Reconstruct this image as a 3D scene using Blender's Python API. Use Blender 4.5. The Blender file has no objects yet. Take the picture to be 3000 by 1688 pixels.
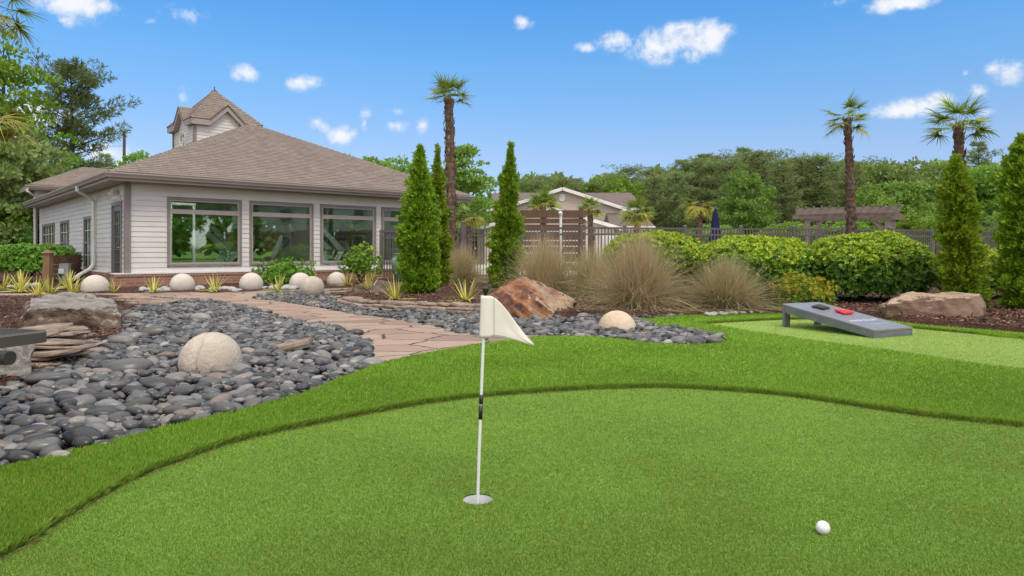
import bpy, bmesh, math, random
import numpy as np
from mathutils import Vector, Matrix, noise
from mathutils.geometry import tessellate_polygon, delaunay_2d_cdt

SC = bpy.context.scene
COL = SC.collection
R = math.radians
TURF = 1.0
SKYGAIN = 2.0
EXPO = 0.1
random.seed(7)
rng = np.random.default_rng(7)
F, CX, HY, CH = 2000.0, 1500.0, 735.0, 0.9      # focal length in photo pixels, centre column, horizon row, camera height

def G(px, py, z=0.0):                            # where the ground seen at a photo pixel lies
    Y = (CH - z) * F / (py - HY)
    return ((px - CX) / F * Y, Y)
def P(px, py, Y):
    return ((px - CX) / F * Y, Y, CH - (py - HY) / F * Y)

# ------------------------------------------------------------------ tagging
def tag(o, label=None, cat=None, group=None, kind=None):
    if label: o['label'] = label
    if cat: o['category'] = cat
    if group: o['group'] = group
    if kind: o['kind'] = kind
    return o
def empty(name, loc=(0, 0, 0), rz=0.0, label=None, cat=None, group=None):
    o = bpy.data.objects.new(name, None); COL.objects.link(o)
    o.location = loc; o.rotation_euler = (0, 0, rz); o.empty_display_size = 0.1
    return tag(o, label, cat, group)
def link(name, me, parent=None):
    o = bpy.data.objects.new(name, me); COL.objects.link(o)
    if parent is not None: o.parent = parent
    return o
def kids(o):
    return [c for c in COL.objects if c.parent == o]
def copy_tree(o, parent=None):
    c = o.copy(); COL.objects.link(c)
    if parent is not None: c.parent = parent
    for ch in kids(o): copy_tree(ch, c)
    return c

# ------------------------------------------------------------------ mesh builders
class MB:
    def __init__(s): s.v = []; s.f = []; s.m = []; s.mi = 0
    def add(s, vs, fs):
        k = len(s.v); s.v += [tuple(v) for v in vs]
        s.f += [tuple(i + k for i in f) for f in fs]; s.m += [s.mi] * len(fs); return s
    def box(s, c, sz, rot=None):
        hx, hy, hz = sz[0] / 2, sz[1] / 2, sz[2] / 2
        vs = [Vector((x, y, z)) for z in (-hz, hz) for y in (-hy, hy) for x in (-hx, hx)]
        if rot is not None: vs = [rot @ v for v in vs]
        vs = [(v.x + c[0], v.y + c[1], v.z + c[2]) for v in vs]
        return s.add(vs, [(0, 2, 3, 1), (4, 5, 7, 6), (0, 1, 5, 4), (2, 6, 7, 3), (0, 4, 6, 2), (1, 3, 7, 5)])
    def bx(s, x0, x1, y0, y1, z0, z1):
        return s.box(((x0 + x1) / 2, (y0 + y1) / 2, (z0 + z1) / 2), (x1 - x0, y1 - y0, z1 - z0))
    def hexa(s, b4, t4):                           # 4 bottom + 4 top corners, both counter-clockwise from above
        return s.add(list(b4) + list(t4), [(3, 2, 1, 0), (4, 5, 6, 7), (0, 1, 5, 4), (1, 2, 6, 5), (2, 3, 7, 6), (3, 0, 4, 7)])
    def beam(s, a, b, w, h, up=(0, 0, 1)):
        a, b = Vector(a), Vector(b); d = (b - a).normalized(); x = d.cross(Vector(up)).normalized(); u = x.cross(d)
        q = lambda p: [p - x * w / 2 - u * h / 2, p + x * w / 2 - u * h / 2, p + x * w / 2 + u * h / 2, p - x * w / 2 + u * h / 2]
        return s.add(q(a) + q(b), [(0, 1, 2, 3), (7, 6, 5, 4), (0, 4, 5, 1), (1, 5, 6, 2), (2, 6, 7, 3), (3, 7, 4, 0)])
    def tube(s, path, rad, n=8, caps=True):
        path = [Vector(p) for p in path]; L = len(path)
        if not hasattr(rad, '__len__'): rad = [rad] * L
        k0 = len(s.v); ref = None
        for i, p in enumerate(path):
            d = (path[min(i + 1, L - 1)] - path[max(i - 1, 0)]).normalized()
            if ref is None:
                ref = Vector((1, 0, 0)) if abs(d.x) < .8 else Vector((0, 1, 0))
            x = (ref - d * ref.dot(d)).normalized(); ref = x; y = d.cross(x)
            for j in range(n):
                a = 2 * math.pi * j / n
                s.v.append(tuple(p + (x * math.cos(a) + y * math.sin(a)) * rad[i]))
        for i in range(L - 1):
            for j in range(n):
                s.f.append((k0 + i * n + j, k0 + i * n + (j + 1) % n, k0 + (i + 1) * n + (j + 1) % n, k0 + (i + 1) * n + j)); s.m.append(s.mi)
        if caps:
            s.f.append(tuple(k0 + j for j in reversed(range(n)))); s.m.append(s.mi)
            s.f.append(tuple(k0 + (L - 1) * n + j for j in range(n))); s.m.append(s.mi)
        return s
    def lathe(s, prof, c=(0, 0, 0), n=24):
        k0 = len(s.v)
        for r, z in prof:
            for j in range(n):
                a = 2 * math.pi * j / n; s.v.append((c[0] + r * math.cos(a), c[1] + r * math.sin(a), c[2] + z))
        for i in range(len(prof) - 1):
            for j in range(n):
                s.f.append((k0 + i * n + j, k0 + i * n + (j + 1) % n, k0 + (i + 1) * n + (j + 1) % n, k0 + (i + 1) * n + j)); s.m.append(s.mi)
        return s
    def prism(s, poly, z0, z1):                    # counter-clockwise outline
        n = len(poly)
        vs = [(p[0], p[1], z0) for p in poly] + [(p[0], p[1], z1) for p in poly]
        tri = tessellate_polygon([[Vector((p[0], p[1], 0)) for p in poly]])
        fs = []
        for t in tri:
            a, b, c = (Vector((poly[i][0], poly[i][1])) for i in t)
            if (b - a).cross(c - a) < 0: t = (t[0], t[2], t[1])
            fs += [(t[0] + n, t[1] + n, t[2] + n), (t[2], t[1], t[0])]
        fs += [(i, (i + 1) % n, n + (i + 1) % n, n + i) for i in range(n)]
        return s.add(vs, fs)
    def build(s, name, mats, parent=None, smooth=False, bevel=0, loc=None):
        me = bpy.data.meshes.new(name); me.from_pydata(s.v, [], s.f)
        mats = mats if isinstance(mats, (list, tuple)) else [mats]
        for m in mats: me.materials.append(m)
        me.polygons.foreach_set('material_index', s.m)
        if bevel:
            bm = bmesh.new(); bm.from_mesh(me)
            bmesh.ops.bevel(bm, geom=[e for e in bm.edges if len(e.link_faces) == 2 and e.calc_face_angle(0) > .5], offset=bevel, segments=2, affect='EDGES', clamp_overlap=True)
            bm.to_mesh(me); bm.free()
        if smooth: me.polygons.foreach_set('use_smooth', [True] * len(me.polygons))
        me.update()
        o = link(name, me, parent)
        if loc: o.location = loc
        return o

def np_mesh(name, groups, mats, smooth=False):
    """groups: (verts (N,3), faces (M,k) int, material index)"""
    V, LI, LT, MI, off = [], [], [], [], 0
    for v, f, mi in groups:
        v = np.asarray(v, dtype=np.float32); f = np.asarray(f, dtype=np.int64)
        V.append(v); LI.append((f + off).ravel()); LT.append(np.full(len(f), f.shape[1])); 
        MI.append(np.full(len(f), mi) if np.isscalar(mi) else np.asarray(mi)); off += len(v)
    V = np.concatenate(V); LI = np.concatenate(LI); LT = np.concatenate(LT); MI = np.concatenate(MI)
    me = bpy.data.meshes.new(name)
    me.vertices.add(len(V)); me.vertices.foreach_set('co', V.ravel())
    me.loops.add(len(LI)); me.loops.foreach_set('vertex_index', LI.astype(np.int32))
    me.polygons.add(len(LT))
    me.polygons.foreach_set('loop_start', np.concatenate([[0], np.cumsum(LT)[:-1]]).astype(np.int32))
    me.polygons.foreach_set('loop_total', LT.astype(np.int32))
    for m in (mats if isinstance(mats, (list, tuple)) else [mats]): me.materials.append(m)
    me.polygons.foreach_set('material_index', MI.astype(np.int32))
    if smooth: me.polygons.foreach_set('use_smooth', np.ones(len(LT), dtype=bool))
    me.update(calc_edges=True)
    return me

def unit(a): return a / np.maximum(np.linalg.norm(a, axis=-1, keepdims=True), 1e-9)
def rdir(r, n): return unit(r.normal(size=(n, 3)))
LEAF4 = np.array([(0, 0, 0), (.5, .45, .06), (0, 1, -.05), (-.5, .45, .06)])
LEAF6 = np.array([(0, 0, 0), (.42, .28, .08), (.40, .68, .05), (0, 1, -.1), (-.40, .68, .05), (-.42, .28, .08)])
def cards(pos, d, n, L, W, tmpl=LEAF4):
    """one small leaf-shaped face per position; d = length axis, n = rough normal"""
    N = len(pos); d = unit(d); x = unit(np.cross(d, n)); nn = np.cross(x, d)
    L = np.broadcast_to(np.asarray(L, float), (N,)); W = np.broadcast_to(np.asarray(W, float), (N,))
    k = len(tmpl)
    v = pos[:, None, :] + x[:, None, :] * (tmpl[None, :, 0, None] * W[:, None, None]) \
        + d[:, None, :] * (tmpl[None, :, 1, None] * L[:, None, None]) + nn[:, None, :] * (tmpl[None, :, 2, None] * L[:, None, None])
    return v.reshape(-1, 3), np.arange(N * k).reshape(N, k)
def ribbons(pts, width, side):
    """pts (N,S,3) centre lines -> tapered ribbons; side (N,3)"""
    N, S, _ = pts.shape
    w = np.linspace(1, .12, S)[None, :, None] * np.broadcast_to(np.asarray(width, float), (N,))[:, None, None] * .5
    a = pts - side[:, None, :] * w; b = pts + side[:, None, :] * w
    v = np.stack([a, b], axis=2).reshape(-1, 3)
    base = np.arange(N)[:, None] * (2 * S) + np.arange(S - 1)[None, :] * 2
    f = np.stack([base, base + 1, base + 3, base + 2], axis=-1).reshape(-1, 4)
    return v, f
def inpoly(x, y, poly):
    x = np.asarray(x); y = np.asarray(y); c = np.zeros(x.shape, bool); n = len(poly); j = n - 1
    for i in range(n):
        xi, yi = poly[i][:2]; xj, yj = poly[j][:2]
        if yi != yj:
            c ^= ((yi > y) != (yj > y)) & (x < (xj - xi) * (y - yi) / (yj - yi) + xi)
        j = i
    return c
def smooth_line(pts, per=4):                        # Catmull-Rom through the points
    out = []; n = len(pts)
    for i in range(n - 1):
        p0, p1, p2, p3 = (np.array(pts[max(0, min(n - 1, k))]) for k in (i - 1, i, i + 1, i + 2))
        for t in np.linspace(0, 1, per, endpoint=False):
            out.append(tuple(.5 * ((2 * p1) + (-p0 + p2) * t + (2 * p0 - 5 * p1 + 4 * p2 - p3) * t * t + (-p0 + 3 * p1 - 3 * p2 + p3) * t ** 3)))
    out.append(tuple(pts[-1])); return out
def hull_rock(pts, sub=3, amp=.03, scale=3.0, strata=None, seed=0, keep=.25):
    """a boulder: convex hull of the points, subdivided and roughened"""
    bm = bmesh.new()
    for p in pts: bm.verts.new(p)
    r = bmesh.ops.convex_hull(bm, input=bm.verts[:])
    bmesh.ops.delete(bm, geom=[v for v in bm.verts if not v.link_faces], context='VERTS')
    bmesh.ops.triangulate(bm, faces=bm.faces[:])
    for k in range(sub):
        bmesh.ops.subdivide_edges(bm, edges=bm.edges[:], cuts=1, use_grid_fill=True, smooth=keep if k == 0 else keep * .5)
        bmesh.ops.triangulate(bm, faces=[f for f in bm.faces if len(f.verts) > 4])
    bm.normal_update()
    s = Vector((seed * 3.1, seed * 1.7, seed))
    mv = []
    for v in bm.verts:
        d = amp * (noise.fractal(v.co * scale + s, 1.0, 2.0, 5) )
        d += amp * .8 * (abs(noise.noise(v.co * scale * 2.3 + s)) - .25)
        if strata:
            ax, fr, am = strata
            t = v.co.dot(Vector(ax)) * fr + .8 * noise.noise(v.co * 1.7 + s)
            q = t - math.floor(t)
            d += am * (abs(q - .5) * 2 - .5) * (.4 + .6 * abs(noise.noise(v.co * 1.1 + s)) * 2)
        mv.append(v.normal * d)
    for v, m in zip(bm.verts, mv): v.co += m
    return bm
def bm_obj(name, bm, mat_, parent=None, smooth=False):
    me = bpy.data.meshes.new(name); bm.to_mesh(me); bm.free(); me.materials.append(mat_)
    if smooth: me.polygons.foreach_set('use_smooth', [True] * len(me.polygons))
    return link(name, me, parent)
def sheet(name, poly, z, mat_, holes=(), step=None, zf=None, skirt=0):
    """a flat ground sheet with the given outline (and holes), optionally with inner points for a rolling surface"""
    pts = []; edges = []
    for loop in [poly] + list(holes):
        k = len(pts); pts += [Vector((p[0], p[1])) for p in loop]; n = len(loop)
        edges += [(k + i, k + (i + 1) % n) for i in range(n)]
    if step:
        xs = [p[0] for p in poly]; ys = [p[1] for p in poly]
        gx, gy = np.meshgrid(np.arange(min(xs), max(xs), step), np.arange(min(ys), max(ys), step))
        gx = gx.ravel() + .013; gy = gy.ravel() + .017
        ok = inpoly(gx, gy, poly)
        for h in holes: ok &= ~inpoly(gx, gy, h)
        pts += [Vector((a, b)) for a, b in zip(gx[ok], gy[ok])]
    vs, es, fs = delaunay_2d_cdt(pts, edges, [], 0, 1e-5)[:3]
    V = np.array([(v.x, v.y) for v in vs]); T = np.array([f for f in fs])
    c = V[T].mean(axis=1); ok = inpoly(c[:, 0], c[:, 1], poly)
    for h in holes: ok &= ~inpoly(c[:, 0], c[:, 1], h)
    T = T[ok]
    a, b, d = V[T[:, 0]], V[T[:, 1]], V[T[:, 2]]
    fl = ((b - a)[:, 0] * (d - a)[:, 1] - (b - a)[:, 1] * (d - a)[:, 0]) < 0
    T[fl] = T[fl][:, ::-1]
    Z = np.full(len(V), z) if zf is None else np.array([z + zf(x, y) for x, y in V])
    gs = [(np.column_stack([V, Z]), T, 0)]
    if skirt:                                        # the bed slopes down to the soil at its rim
        k = len(poly); pr = np.array(poly); zz = np.array([z + (zf(*p) if zf else 0) for p in poly])
        nx = np.roll(pr, -1, 0) - np.roll(pr, 1, 0); ar = sum(pr[i, 0] * pr[(i + 1) % k, 1] - pr[(i + 1) % k, 0] * pr[i, 1] for i in range(k))
        nr = unit(np.column_stack([nx[:, 1], -nx[:, 0]])) * (1 if ar > 0 else -1)
        lo = pr + nr * skirt
        q = np.arange(k); q2 = (q + 1) % k
        gs.append((np.vstack([np.column_stack([pr, zz]), np.column_stack([lo, np.full(k, -.06)])]), np.column_stack([q, q2, q2 + k, q + k]), 0))
    return link(name, np_mesh(name, gs, mat_, smooth=True))

# ------------------------------------------------------------------ materials
class NT:
    def __init__(s, nt): s.nt = nt; s.N = nt.nodes; s.L = nt.links
    def n(s, t, ins=None, **kw):
        nd = s.N.new(t)
        for k, v in kw.items(): setattr(nd, k, v)
        for k, v in (ins or {}).items():
            sk = nd.inputs[k]
            if isinstance(v, bpy.types.NodeSocket): s.L.new(v, sk)
            else:
                sk.default_value = (v + (1,)) if isinstance(v, tuple) and len(v) == 3 and sk.type == 'RGBA' else v
        return nd
    def math(s, op, a, b=None, c=None, clamp=False):
        ins = {0: a}
        if b is not None: ins[1] = b
        if c is not None: ins[2] = c
        nd = s.n('ShaderNodeMath', ins, operation=op); nd.use_clamp = clamp; return nd.outputs[0]
    def mix(s, f, a, b, blend='MIX'):
        nd = s.n('ShaderNodeMix', data_type='RGBA', blend_type=blend)
        for k, v in ((0, f), (6, a), (7, b)):
            if isinstance(v, bpy.types.NodeSocket): s.L.new(v, nd.inputs[k])
            else: nd.inputs[k].default_value = (v + (1,)) if isinstance(v, tuple) and len(v) == 3 else v
        return nd.outputs[2]
    def noise(s, vec, scale, detail=3, rough=.55, dist=0):
        return s.n('ShaderNodeTexNoise', {'Vector': vec, 'Scale': scale, 'Detail': detail, 'Roughness': rough, 'Distortion': dist}).outputs['Fac']
    def ramp(s, fac, stops, interp='LINEAR'):
        nd = s.n('ShaderNodeValToRGB', {'Fac': fac}); cr = nd.color_ramp; cr.interpolation = interp
        while len(cr.elements) < len(stops): cr.elements.new(.5)
        for e, (p, c) in zip(cr.elements, stops): e.position = p; e.color = c if len(c) == 4 else c + (1,)
        return nd.outputs['Color']
    def smooth(s, v, lo, hi):
        return s.n('ShaderNodeMapRange', {'Value': v, 'From Min': lo, 'From Max': hi}, interpolation_type='SMOOTHSTEP').outputs[0]

def new_mat(name):
    m = bpy.data.materials.new(name); m.use_nodes = True; m.node_tree.nodes.clear(); return m, NT(m.node_tree)
def finish(t, col, rough=.7, spec=.4, metal=0, bump=None, trans=0, tcol=None, coat=0):
    b = t.n('ShaderNodeBsdfPrincipled', {'Base Color': col, 'Roughness': rough, 'Metallic': metal, 'Specular IOR Level': spec, 'Coat Weight': coat})
    if bump is not None: t.L.new(bump, b.inputs['Normal'])
    out = b.outputs[0]
    if trans:
        tr = t.n('ShaderNodeBsdfTranslucent', {'Color': tcol if tcol is not None else col})
        out = t.n('ShaderNodeMixShader', {0: trans, 1: out, 2: tr.outputs[0]}).outputs[0]
    t.n('ShaderNodeOutputMaterial', {'Surface': out})
def coords(t, which='Object', scale=None):
    c = t.n('ShaderNodeTexCoord').outputs[which]
    if scale: c = t.n('ShaderNodeMapping', {'Vector': c, 'Scale': scale}).outputs[0]
    return c
def bumpn(t, h, strength=.4, dist=.01, normal=None):
    ins = {'Height': h, 'Strength': strength, 'Distance': dist}
    if normal is not None: ins['Normal'] = normal
    return t.n('ShaderNodeBump', ins).outputs[0]
def plain(name, a, b=None, rough=.6, spec=.4, metal=0, scale=6, bump=0, bscale=60, coat=0, stretch=None, detail=4):
    """a painted or natural surface: two colours in soft patches, a fine bump"""
    m, t = new_mat(name); c = coords(t, scale=stretch)
    b = b or tuple(x * .85 for x in a)
    f = t.smooth(t.noise(c, scale, detail), .35, .65)
    col = t.mix(f, a, b)
    fine = t.noise(c, bscale, 3)
    col = t.mix(t.math('MULTIPLY', fine, .25), col, tuple(x * .7 for x in a))
    bm = bumpn(t, fine, .5, bump) if bump else None
    rg = t.math('ADD', t.math('MULTIPLY', t.noise(c, scale * 2.3, 3), .2), rough - .1)
    finish(t, col, rg, spec, metal, bm, coat=coat); return m
def leafy(name, cols, rough=.5, trans=.25, spec=.35, tint=(.35, .42, .05), big=None):
    """leaves: every leaf its own shade of the given greens"""
    m, t = new_mat(name)
    rnd = t.n('ShaderNodeNewGeometry').outputs['Random Per Island']
    k = len(cols); col = t.ramp(rnd, [(i / max(1, k - 1), c) for i, c in enumerate(cols)])
    orn = t.n('ShaderNodeObjectInfo').outputs['Random']
    hsv = t.n('ShaderNodeHueSaturation', {'Hue': t.math('ADD', t.math('MULTIPLY', orn, .03), .485), 'Value': t.math('ADD', t.math('MULTIPLY', orn, .3), .85), 'Color': col})
    if big:                                          # whole patches run a little lighter or darker
        gp = t.n('ShaderNodeNewGeometry').outputs['Position']; k_ = t.math('ADD', t.math('MULTIPLY', t.smooth(t.noise(gp, big[0], 3), .3, .7), big[1] * 2), 1 - big[1])
        hsv = t.n('ShaderNodeHueSaturation', {'Value': k_, 'Color': hsv.outputs[0]})
    tc = t.mix(.5, hsv.outputs[0], tint)
    finish(t, hsv.outputs[0], rough, spec, 0, None, trans, tc); return m
# ------------------------------------------------------------------ camera, sun, sky
cam = bpy.data.cameras.new('camera'); cam.lens = 24; cam.sensor_width = 36; cam.shift_y = -109 / 3000
cam.clip_start = .05; cam.clip_end = 3000
co = bpy.data.objects.new('camera', cam); COL.objects.link(co); co.location = (0, 0, CH); co.rotation_euler = (R(90), 0, 0)
SC.camera = co
vs_ = SC.view_settings; vs_.view_transform = 'Standard'; vs_.look = 'None'; vs_.gamma = 1; vs_.exposure = EXPO; vs_.use_curve_mapping = False
SUN_EL, SUN_AZ = R(58), R(150)                       # azimuth clockwise from +Y
sd = Vector((math.sin(SUN_AZ) * math.cos(SUN_EL), math.cos(SUN_AZ) * math.cos(SUN_EL), math.sin(SUN_EL)))
sl = bpy.data.lights.new('sun', 'SUN'); sl.energy = 1.8; sl.angle = R(18); sl.color = (1, .95, .87)
so = bpy.data.objects.new('sun', sl); COL.objects.link(so); so.rotation_euler = sd.to_track_quat('Z', 'Y').to_euler(); so.location = sd * 60
W = bpy.data.worlds.new('World'); SC.world = W; W.use_nodes = True; W.node_tree.nodes.clear()
t = NT(W.node_tree)
sky = t.n('ShaderNodeTexSky', sky_type='NISHITA', sun_disc=False, sun_elevation=SUN_EL, sun_rotation=SUN_AZ, altitude=0, air_density=1.0, dust_density=.6, ozone_density=2.0)
gv = t.n('ShaderNodeTexCoord').outputs['Generated']
sx = t.n('ShaderNodeSeparateXYZ', {0: gv}).outputs
az = t.math('ARCTAN2', sx[0], sx[1]); el = t.math('ARCSINE', sx[2])
ve = t.n('ShaderNodeCombineXYZ', {0: az, 1: el}).outputs[0]
# small fair-weather clouds: direction (from photo rows/columns), half-sizes, density
CL = [(1975,128,170,62,1),(2085,98,75,50,1),(1800,122,85,36,.95),(1715,140,45,20,.85),(2010,160,75,32,.85),(1525,62,46,27,.9),(2650,5,150,34,.9),(2480,2,70,20,.55),
      (2955,212,92,48,1),(2868,268,48,36,.9),(2650,322,140,38,.85),(2750,296,60,30,.6),(2890,330,50,16,.45),(215,8,150,62,1),(300,20,75,34,.7),(190,60,40,26,.6),(535,42,85,30,.5),(450,62,50,18,.4),
      (720,213,70,32,.8),(878,240,72,30,.75),(1000,398,60,38,.85),(945,372,42,34,.6),(1075,330,32,26,.7),(1068,362,14,36,.45),(1155,325,36,22,.55),(1158,368,46,24,.65),(1240,370,24,28,.6),
      (530,282,24,32,.55),(95,330,130,60,.95),(60,385,90,40,.9),(330,452,130,46,.85),(2830,215,16,14,.5)]
acc = None
for px, py, rx, ry, dn in CL:
    a0 = math.atan((px - CX) / F); e0 = math.atan((HY - py) / F * math.cos(a0))
    ca = math.cos(a0)
    s1 = t.n('ShaderNodeVectorMath', {0: ve, 1: (a0, e0, 0)}, operation='SUBTRACT').outputs[0]
    s2 = t.n('ShaderNodeVectorMath', {0: s1, 1: (F / rx / ca / ca, F / ry / ca, 0)}, operation='MULTIPLY').outputs[0]
    ln = t.n('ShaderNodeVectorMath', {0: s2}, operation='LENGTH').outputs['Value']
    v = t.math('MULTIPLY', t.math('SUBTRACT', 1.0, ln), dn)
    acc = v if acc is None else t.math('MAXIMUM', acc, v)
acc = t.math('MAXIMUM', acc, -1.0)
n1 = t.noise(gv, 22, 7, .62, .3); n2 = t.noise(gv, 70, 5, .6)
nn = t.math('ADD', t.math('MULTIPLY', t.math('SUBTRACT', n1, .5), 2.6), t.math('MULTIPLY', t.math('SUBTRACT', n2, .5), .9))
cl = t.smooth(t.math('ADD', acc, nn), -.02, .95)
cl = t.math('MULTIPLY', cl, t.smooth(acc, -.18, .35))
cl = t.math('MULTIPLY', cl, .95)
# high thin overcast overhead and behind the camera
wob = t.math('MULTIPLY', t.math('SUBTRACT', t.noise(gv, 3.0, 5), .5), .25)
ov = t.smooth(t.math('ADD', sx[2], wob), .42, .60)
bk = t.math('MULTIPLY', t.smooth(t.math('ADD', t.math('MULTIPLY', sx[1], -1.0), wob), .05, .5), .85)
ov = t.math('MULTIPLY', t.math('MAXIMUM', ov, bk), .95)
tone = t.n('ShaderNodeHueSaturation', {'Hue': .495, 'Saturation': 1.0, 'Value': 1.0, 'Color': sky.outputs[0]}).outputs[0]
zt = t.ramp(t.math('MULTIPLY', sx[2], 2.0, clamp=True), [(0, (.42, .49, .74)), (.28, (.56, .59, .72)), (.52, (.43, .69, .87)), (.72, (.31, .69, 1.0)), (1, (.40, .66, .9))])
tone = t.mix(1.0, tone, zt, 'MULTIPLY')
tone = t.n('ShaderNodeVectorMath', {0: tone, 'Scale': SKYGAIN}, operation='SCALE').outputs[0]
grey = t.math('MULTIPLY', t.smooth(n1, .35, .7), .5)
ccol = t.mix(grey, (8.6, 8.8, 9.2), (9.6, 9.6, 9.7))
col = t.mix(ov, tone, (15.0, 14.6, 14.0))
col = t.mix(cl, col, ccol)
bg = t.n('ShaderNodeBackground', {'Color': col, 'Strength': .1})
t.n('ShaderNodeOutputWorld', {'Surface': bg.outputs[0]})

# ------------------------------------------------------------------ ground outlines (photo pixels -> ground)
def Gs(l): return [G(*p) for p in l]
fr_edge = [(0,1389),(163,1351),(272,1324),(435,1280),(543,1253),(706,1215),(815,1185),(913,1155),(984,1122),(1048,1100),(1100,1077),(1176,1058),(1283,1036),(1411,1015),(1561,995),(1660,991),
           (1807,999),(1912,1013),(2043,1017),(2111,1011),(2131,1003),(2095,986),(2017,968),(1933,957),(1885,948),(1881,939),(1943,931),(2069,922),(2305,914),(2480,921),(2698,943),(2855,956),(3000,969)]
FR_EDGE = smooth_line([(-3.6, .9), (-2.75, 2.1)] + Gs(fr_edge) + [(7.2, 7.1), (10, 6.0)], 3)
FRINGE = FR_EDGE + [(12, 4), (12, -4), (-5, -4), (-5, 0)]
g1 = [(0,1636),(136,1552),(272,1471),(380,1411),(489,1367),(652,1308),(815,1267),(978,1234),(1141,1202),(1270,1181),(1400,1165),(1650,1146),(1800,1139),(1964,1137),(2174,1149),(2331,1164),(2541,1196),(2751,1225),(3000,1252)]
G1_EDGE = smooth_line([(-2.0, -.5), (-1.78, 1.0)] + Gs(g1) + [(3.4, 3.05), (4.6, 2.0)], 4)
GREEN1 = G1_EDGE + [(5.2, .5), (5.2, -2.5), (-1.8, -2.5)]
g2t = [(2043,951),(2170,943),(2305,937),(2430,938),(2560,950),(2682,963),(2850,979),(3000,994)]
g2b = [(3000,1091),(2803,1065),(2593,1033),(2384,1005),(2174,972),(2069,954)]
GREEN2 = smooth_line(Gs(g2t) + [(6.6, 6.5), (8.2, 5.6)], 3) + [(8.6, 3.6), (6.4, 3.3)] + smooth_line([(5.0, 4.15)] + Gs(g2b), 3)
HOLE = (-.124, 2.476, .0545)
HOLEP = [(HOLE[0] + HOLE[2] * math.cos(a), HOLE[1] + HOLE[2] * math.sin(a)) for a in np.linspace(0, 2 * math.pi, 40, endpoint=False)]
PATH = Gs([(1100,1090),(1300,1045),(1500,1012),(1700,992),(1650,986),(1561,986),(1411,986),(1343,978),(1240,951),(1104,931),(1018,920),(942,905),(839,888),(741,876),(790,859),(960,853),(1035,846),(1046,841),(950,845),
           (720,857),(600,858),(300,862),(0,862),(-700,862),(-700,872),(0,871),(300,870),(489,876),(600,884),(655,889),(728,906),(873,948),(971,963),(1040,983),(1078,1010),(1090,1053)])
BED_L = [(-3.4, .9), (-2.65, 2.15)] + Gs([(0,1385),(163,1347),(272,1320),(435,1276),(543,1249),(706,1211),(815,1181),(913,1151),(984,1118),(1048,1096),(1096,1077),(1089,1053),(1078,1008),(1040,981),(971,961),(873,946),(728,904),(655,888),(600,883),(489,879),
           (448,893),(400,905),(345,921),(352,984),(300,1003),(246,1006),(196,1076),(95,1098),(60,1118),(0,1150)]) + [(-4.0, 4.0), (-4.6, 1.2)]
BED_R = Gs([(741,877),(790,862),(835,853),(890,856),(960,866),(1000,884),(1030,893),(1130,899),(1411,910),(1436,928),(1690,930),(1740,916),(1830,921),(1990,916),(2120,914),(2257,911),(2420,913),(2560,924),(2700,940),(2860,952),(3000,964)]) + [(7.2, 7.35), (7.2, 7.1)] \
        + Gs([(3000,971),(2855,958),(2698,945),(2480,923),(2305,916),(2069,924),(1943,933),(1884,941),(1888,949),(1933,959),(2017,970),(2095,988),(2128,1002),(2111,1009),(2043,1015),(1912,1011),(1807,998),(1700,990),(1561,986),(1411,987),(1343,979),(1240,952),(1104,931),(1018,920),(942,905),(839,888)])

# ------------------------------------------------------------------ ground materials
def turf_mat(name, a, b, c, sc):
    m, t = new_mat(name); o = coords(t)
    f1 = t.noise(o, sc, 3, .7); f2 = t.noise(o, 1.6, 4)
    col = t.mix(t.smooth(f1, .3, .7), a, b)
    col = t.mix(t.math('MULTIPLY', t.smooth(f2, .35, .7), .55), col, c)
    finish(t, col, .75, .15, 0, bumpn(t, f1, .8, .01)); return m
M_green = turf_mat('putting_turf', (.12, .21, .025), (.215, .34, .046), (.168, .28, .036), 260)
M_green2 = turf_mat('pale_putting_turf', (.235, .325, .07), (.345, .43, .11), (.29, .375, .085), 220)
M_fringe = turf_mat('fringe_turf', (.10, .21, .012), (.20, .34, .02), (.17, .29, .016), 150)
M_nub = leafy('putting_fibres', [(.100, .185, .026), (.182, .284, .041), (.232, .337, .056), (.138, .236, .031), (.278, .372, .080), (.202, .302, .046)], .6, .2, .25, big=(1.1, .13))
M_nub2 = leafy('pale_putting_fibres', [(.235, .345, .075), (.315, .415, .105), (.385, .465, .14)], .6, .15, .25, big=(.9, .08))
M_blade = leafy('turf_blades', [(.058, .155, .012), (.155, .345, .026), (.225, .43, .042), (.10, .25, .018), (.34, .50, .10), (.142, .315, .024), (.20, .405, .038)], .5, .35, .3, big=(.8, .15))
M_lipLit = leafy('turf_lip_blades_lit', [(.15, .31, .03), (.27, .48, .06), (.36, .56, .09), (.20, .38, .04), (.44, .58, .16)], .5, .4, .3)  # fringe blades in brighter greens, so the shaded lip looks lit
M_thatch = leafy('dry_thatch', [(.42, .32, .15), (.28, .20, .09), (.52, .42, .22)], .8, .1, .2)

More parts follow.
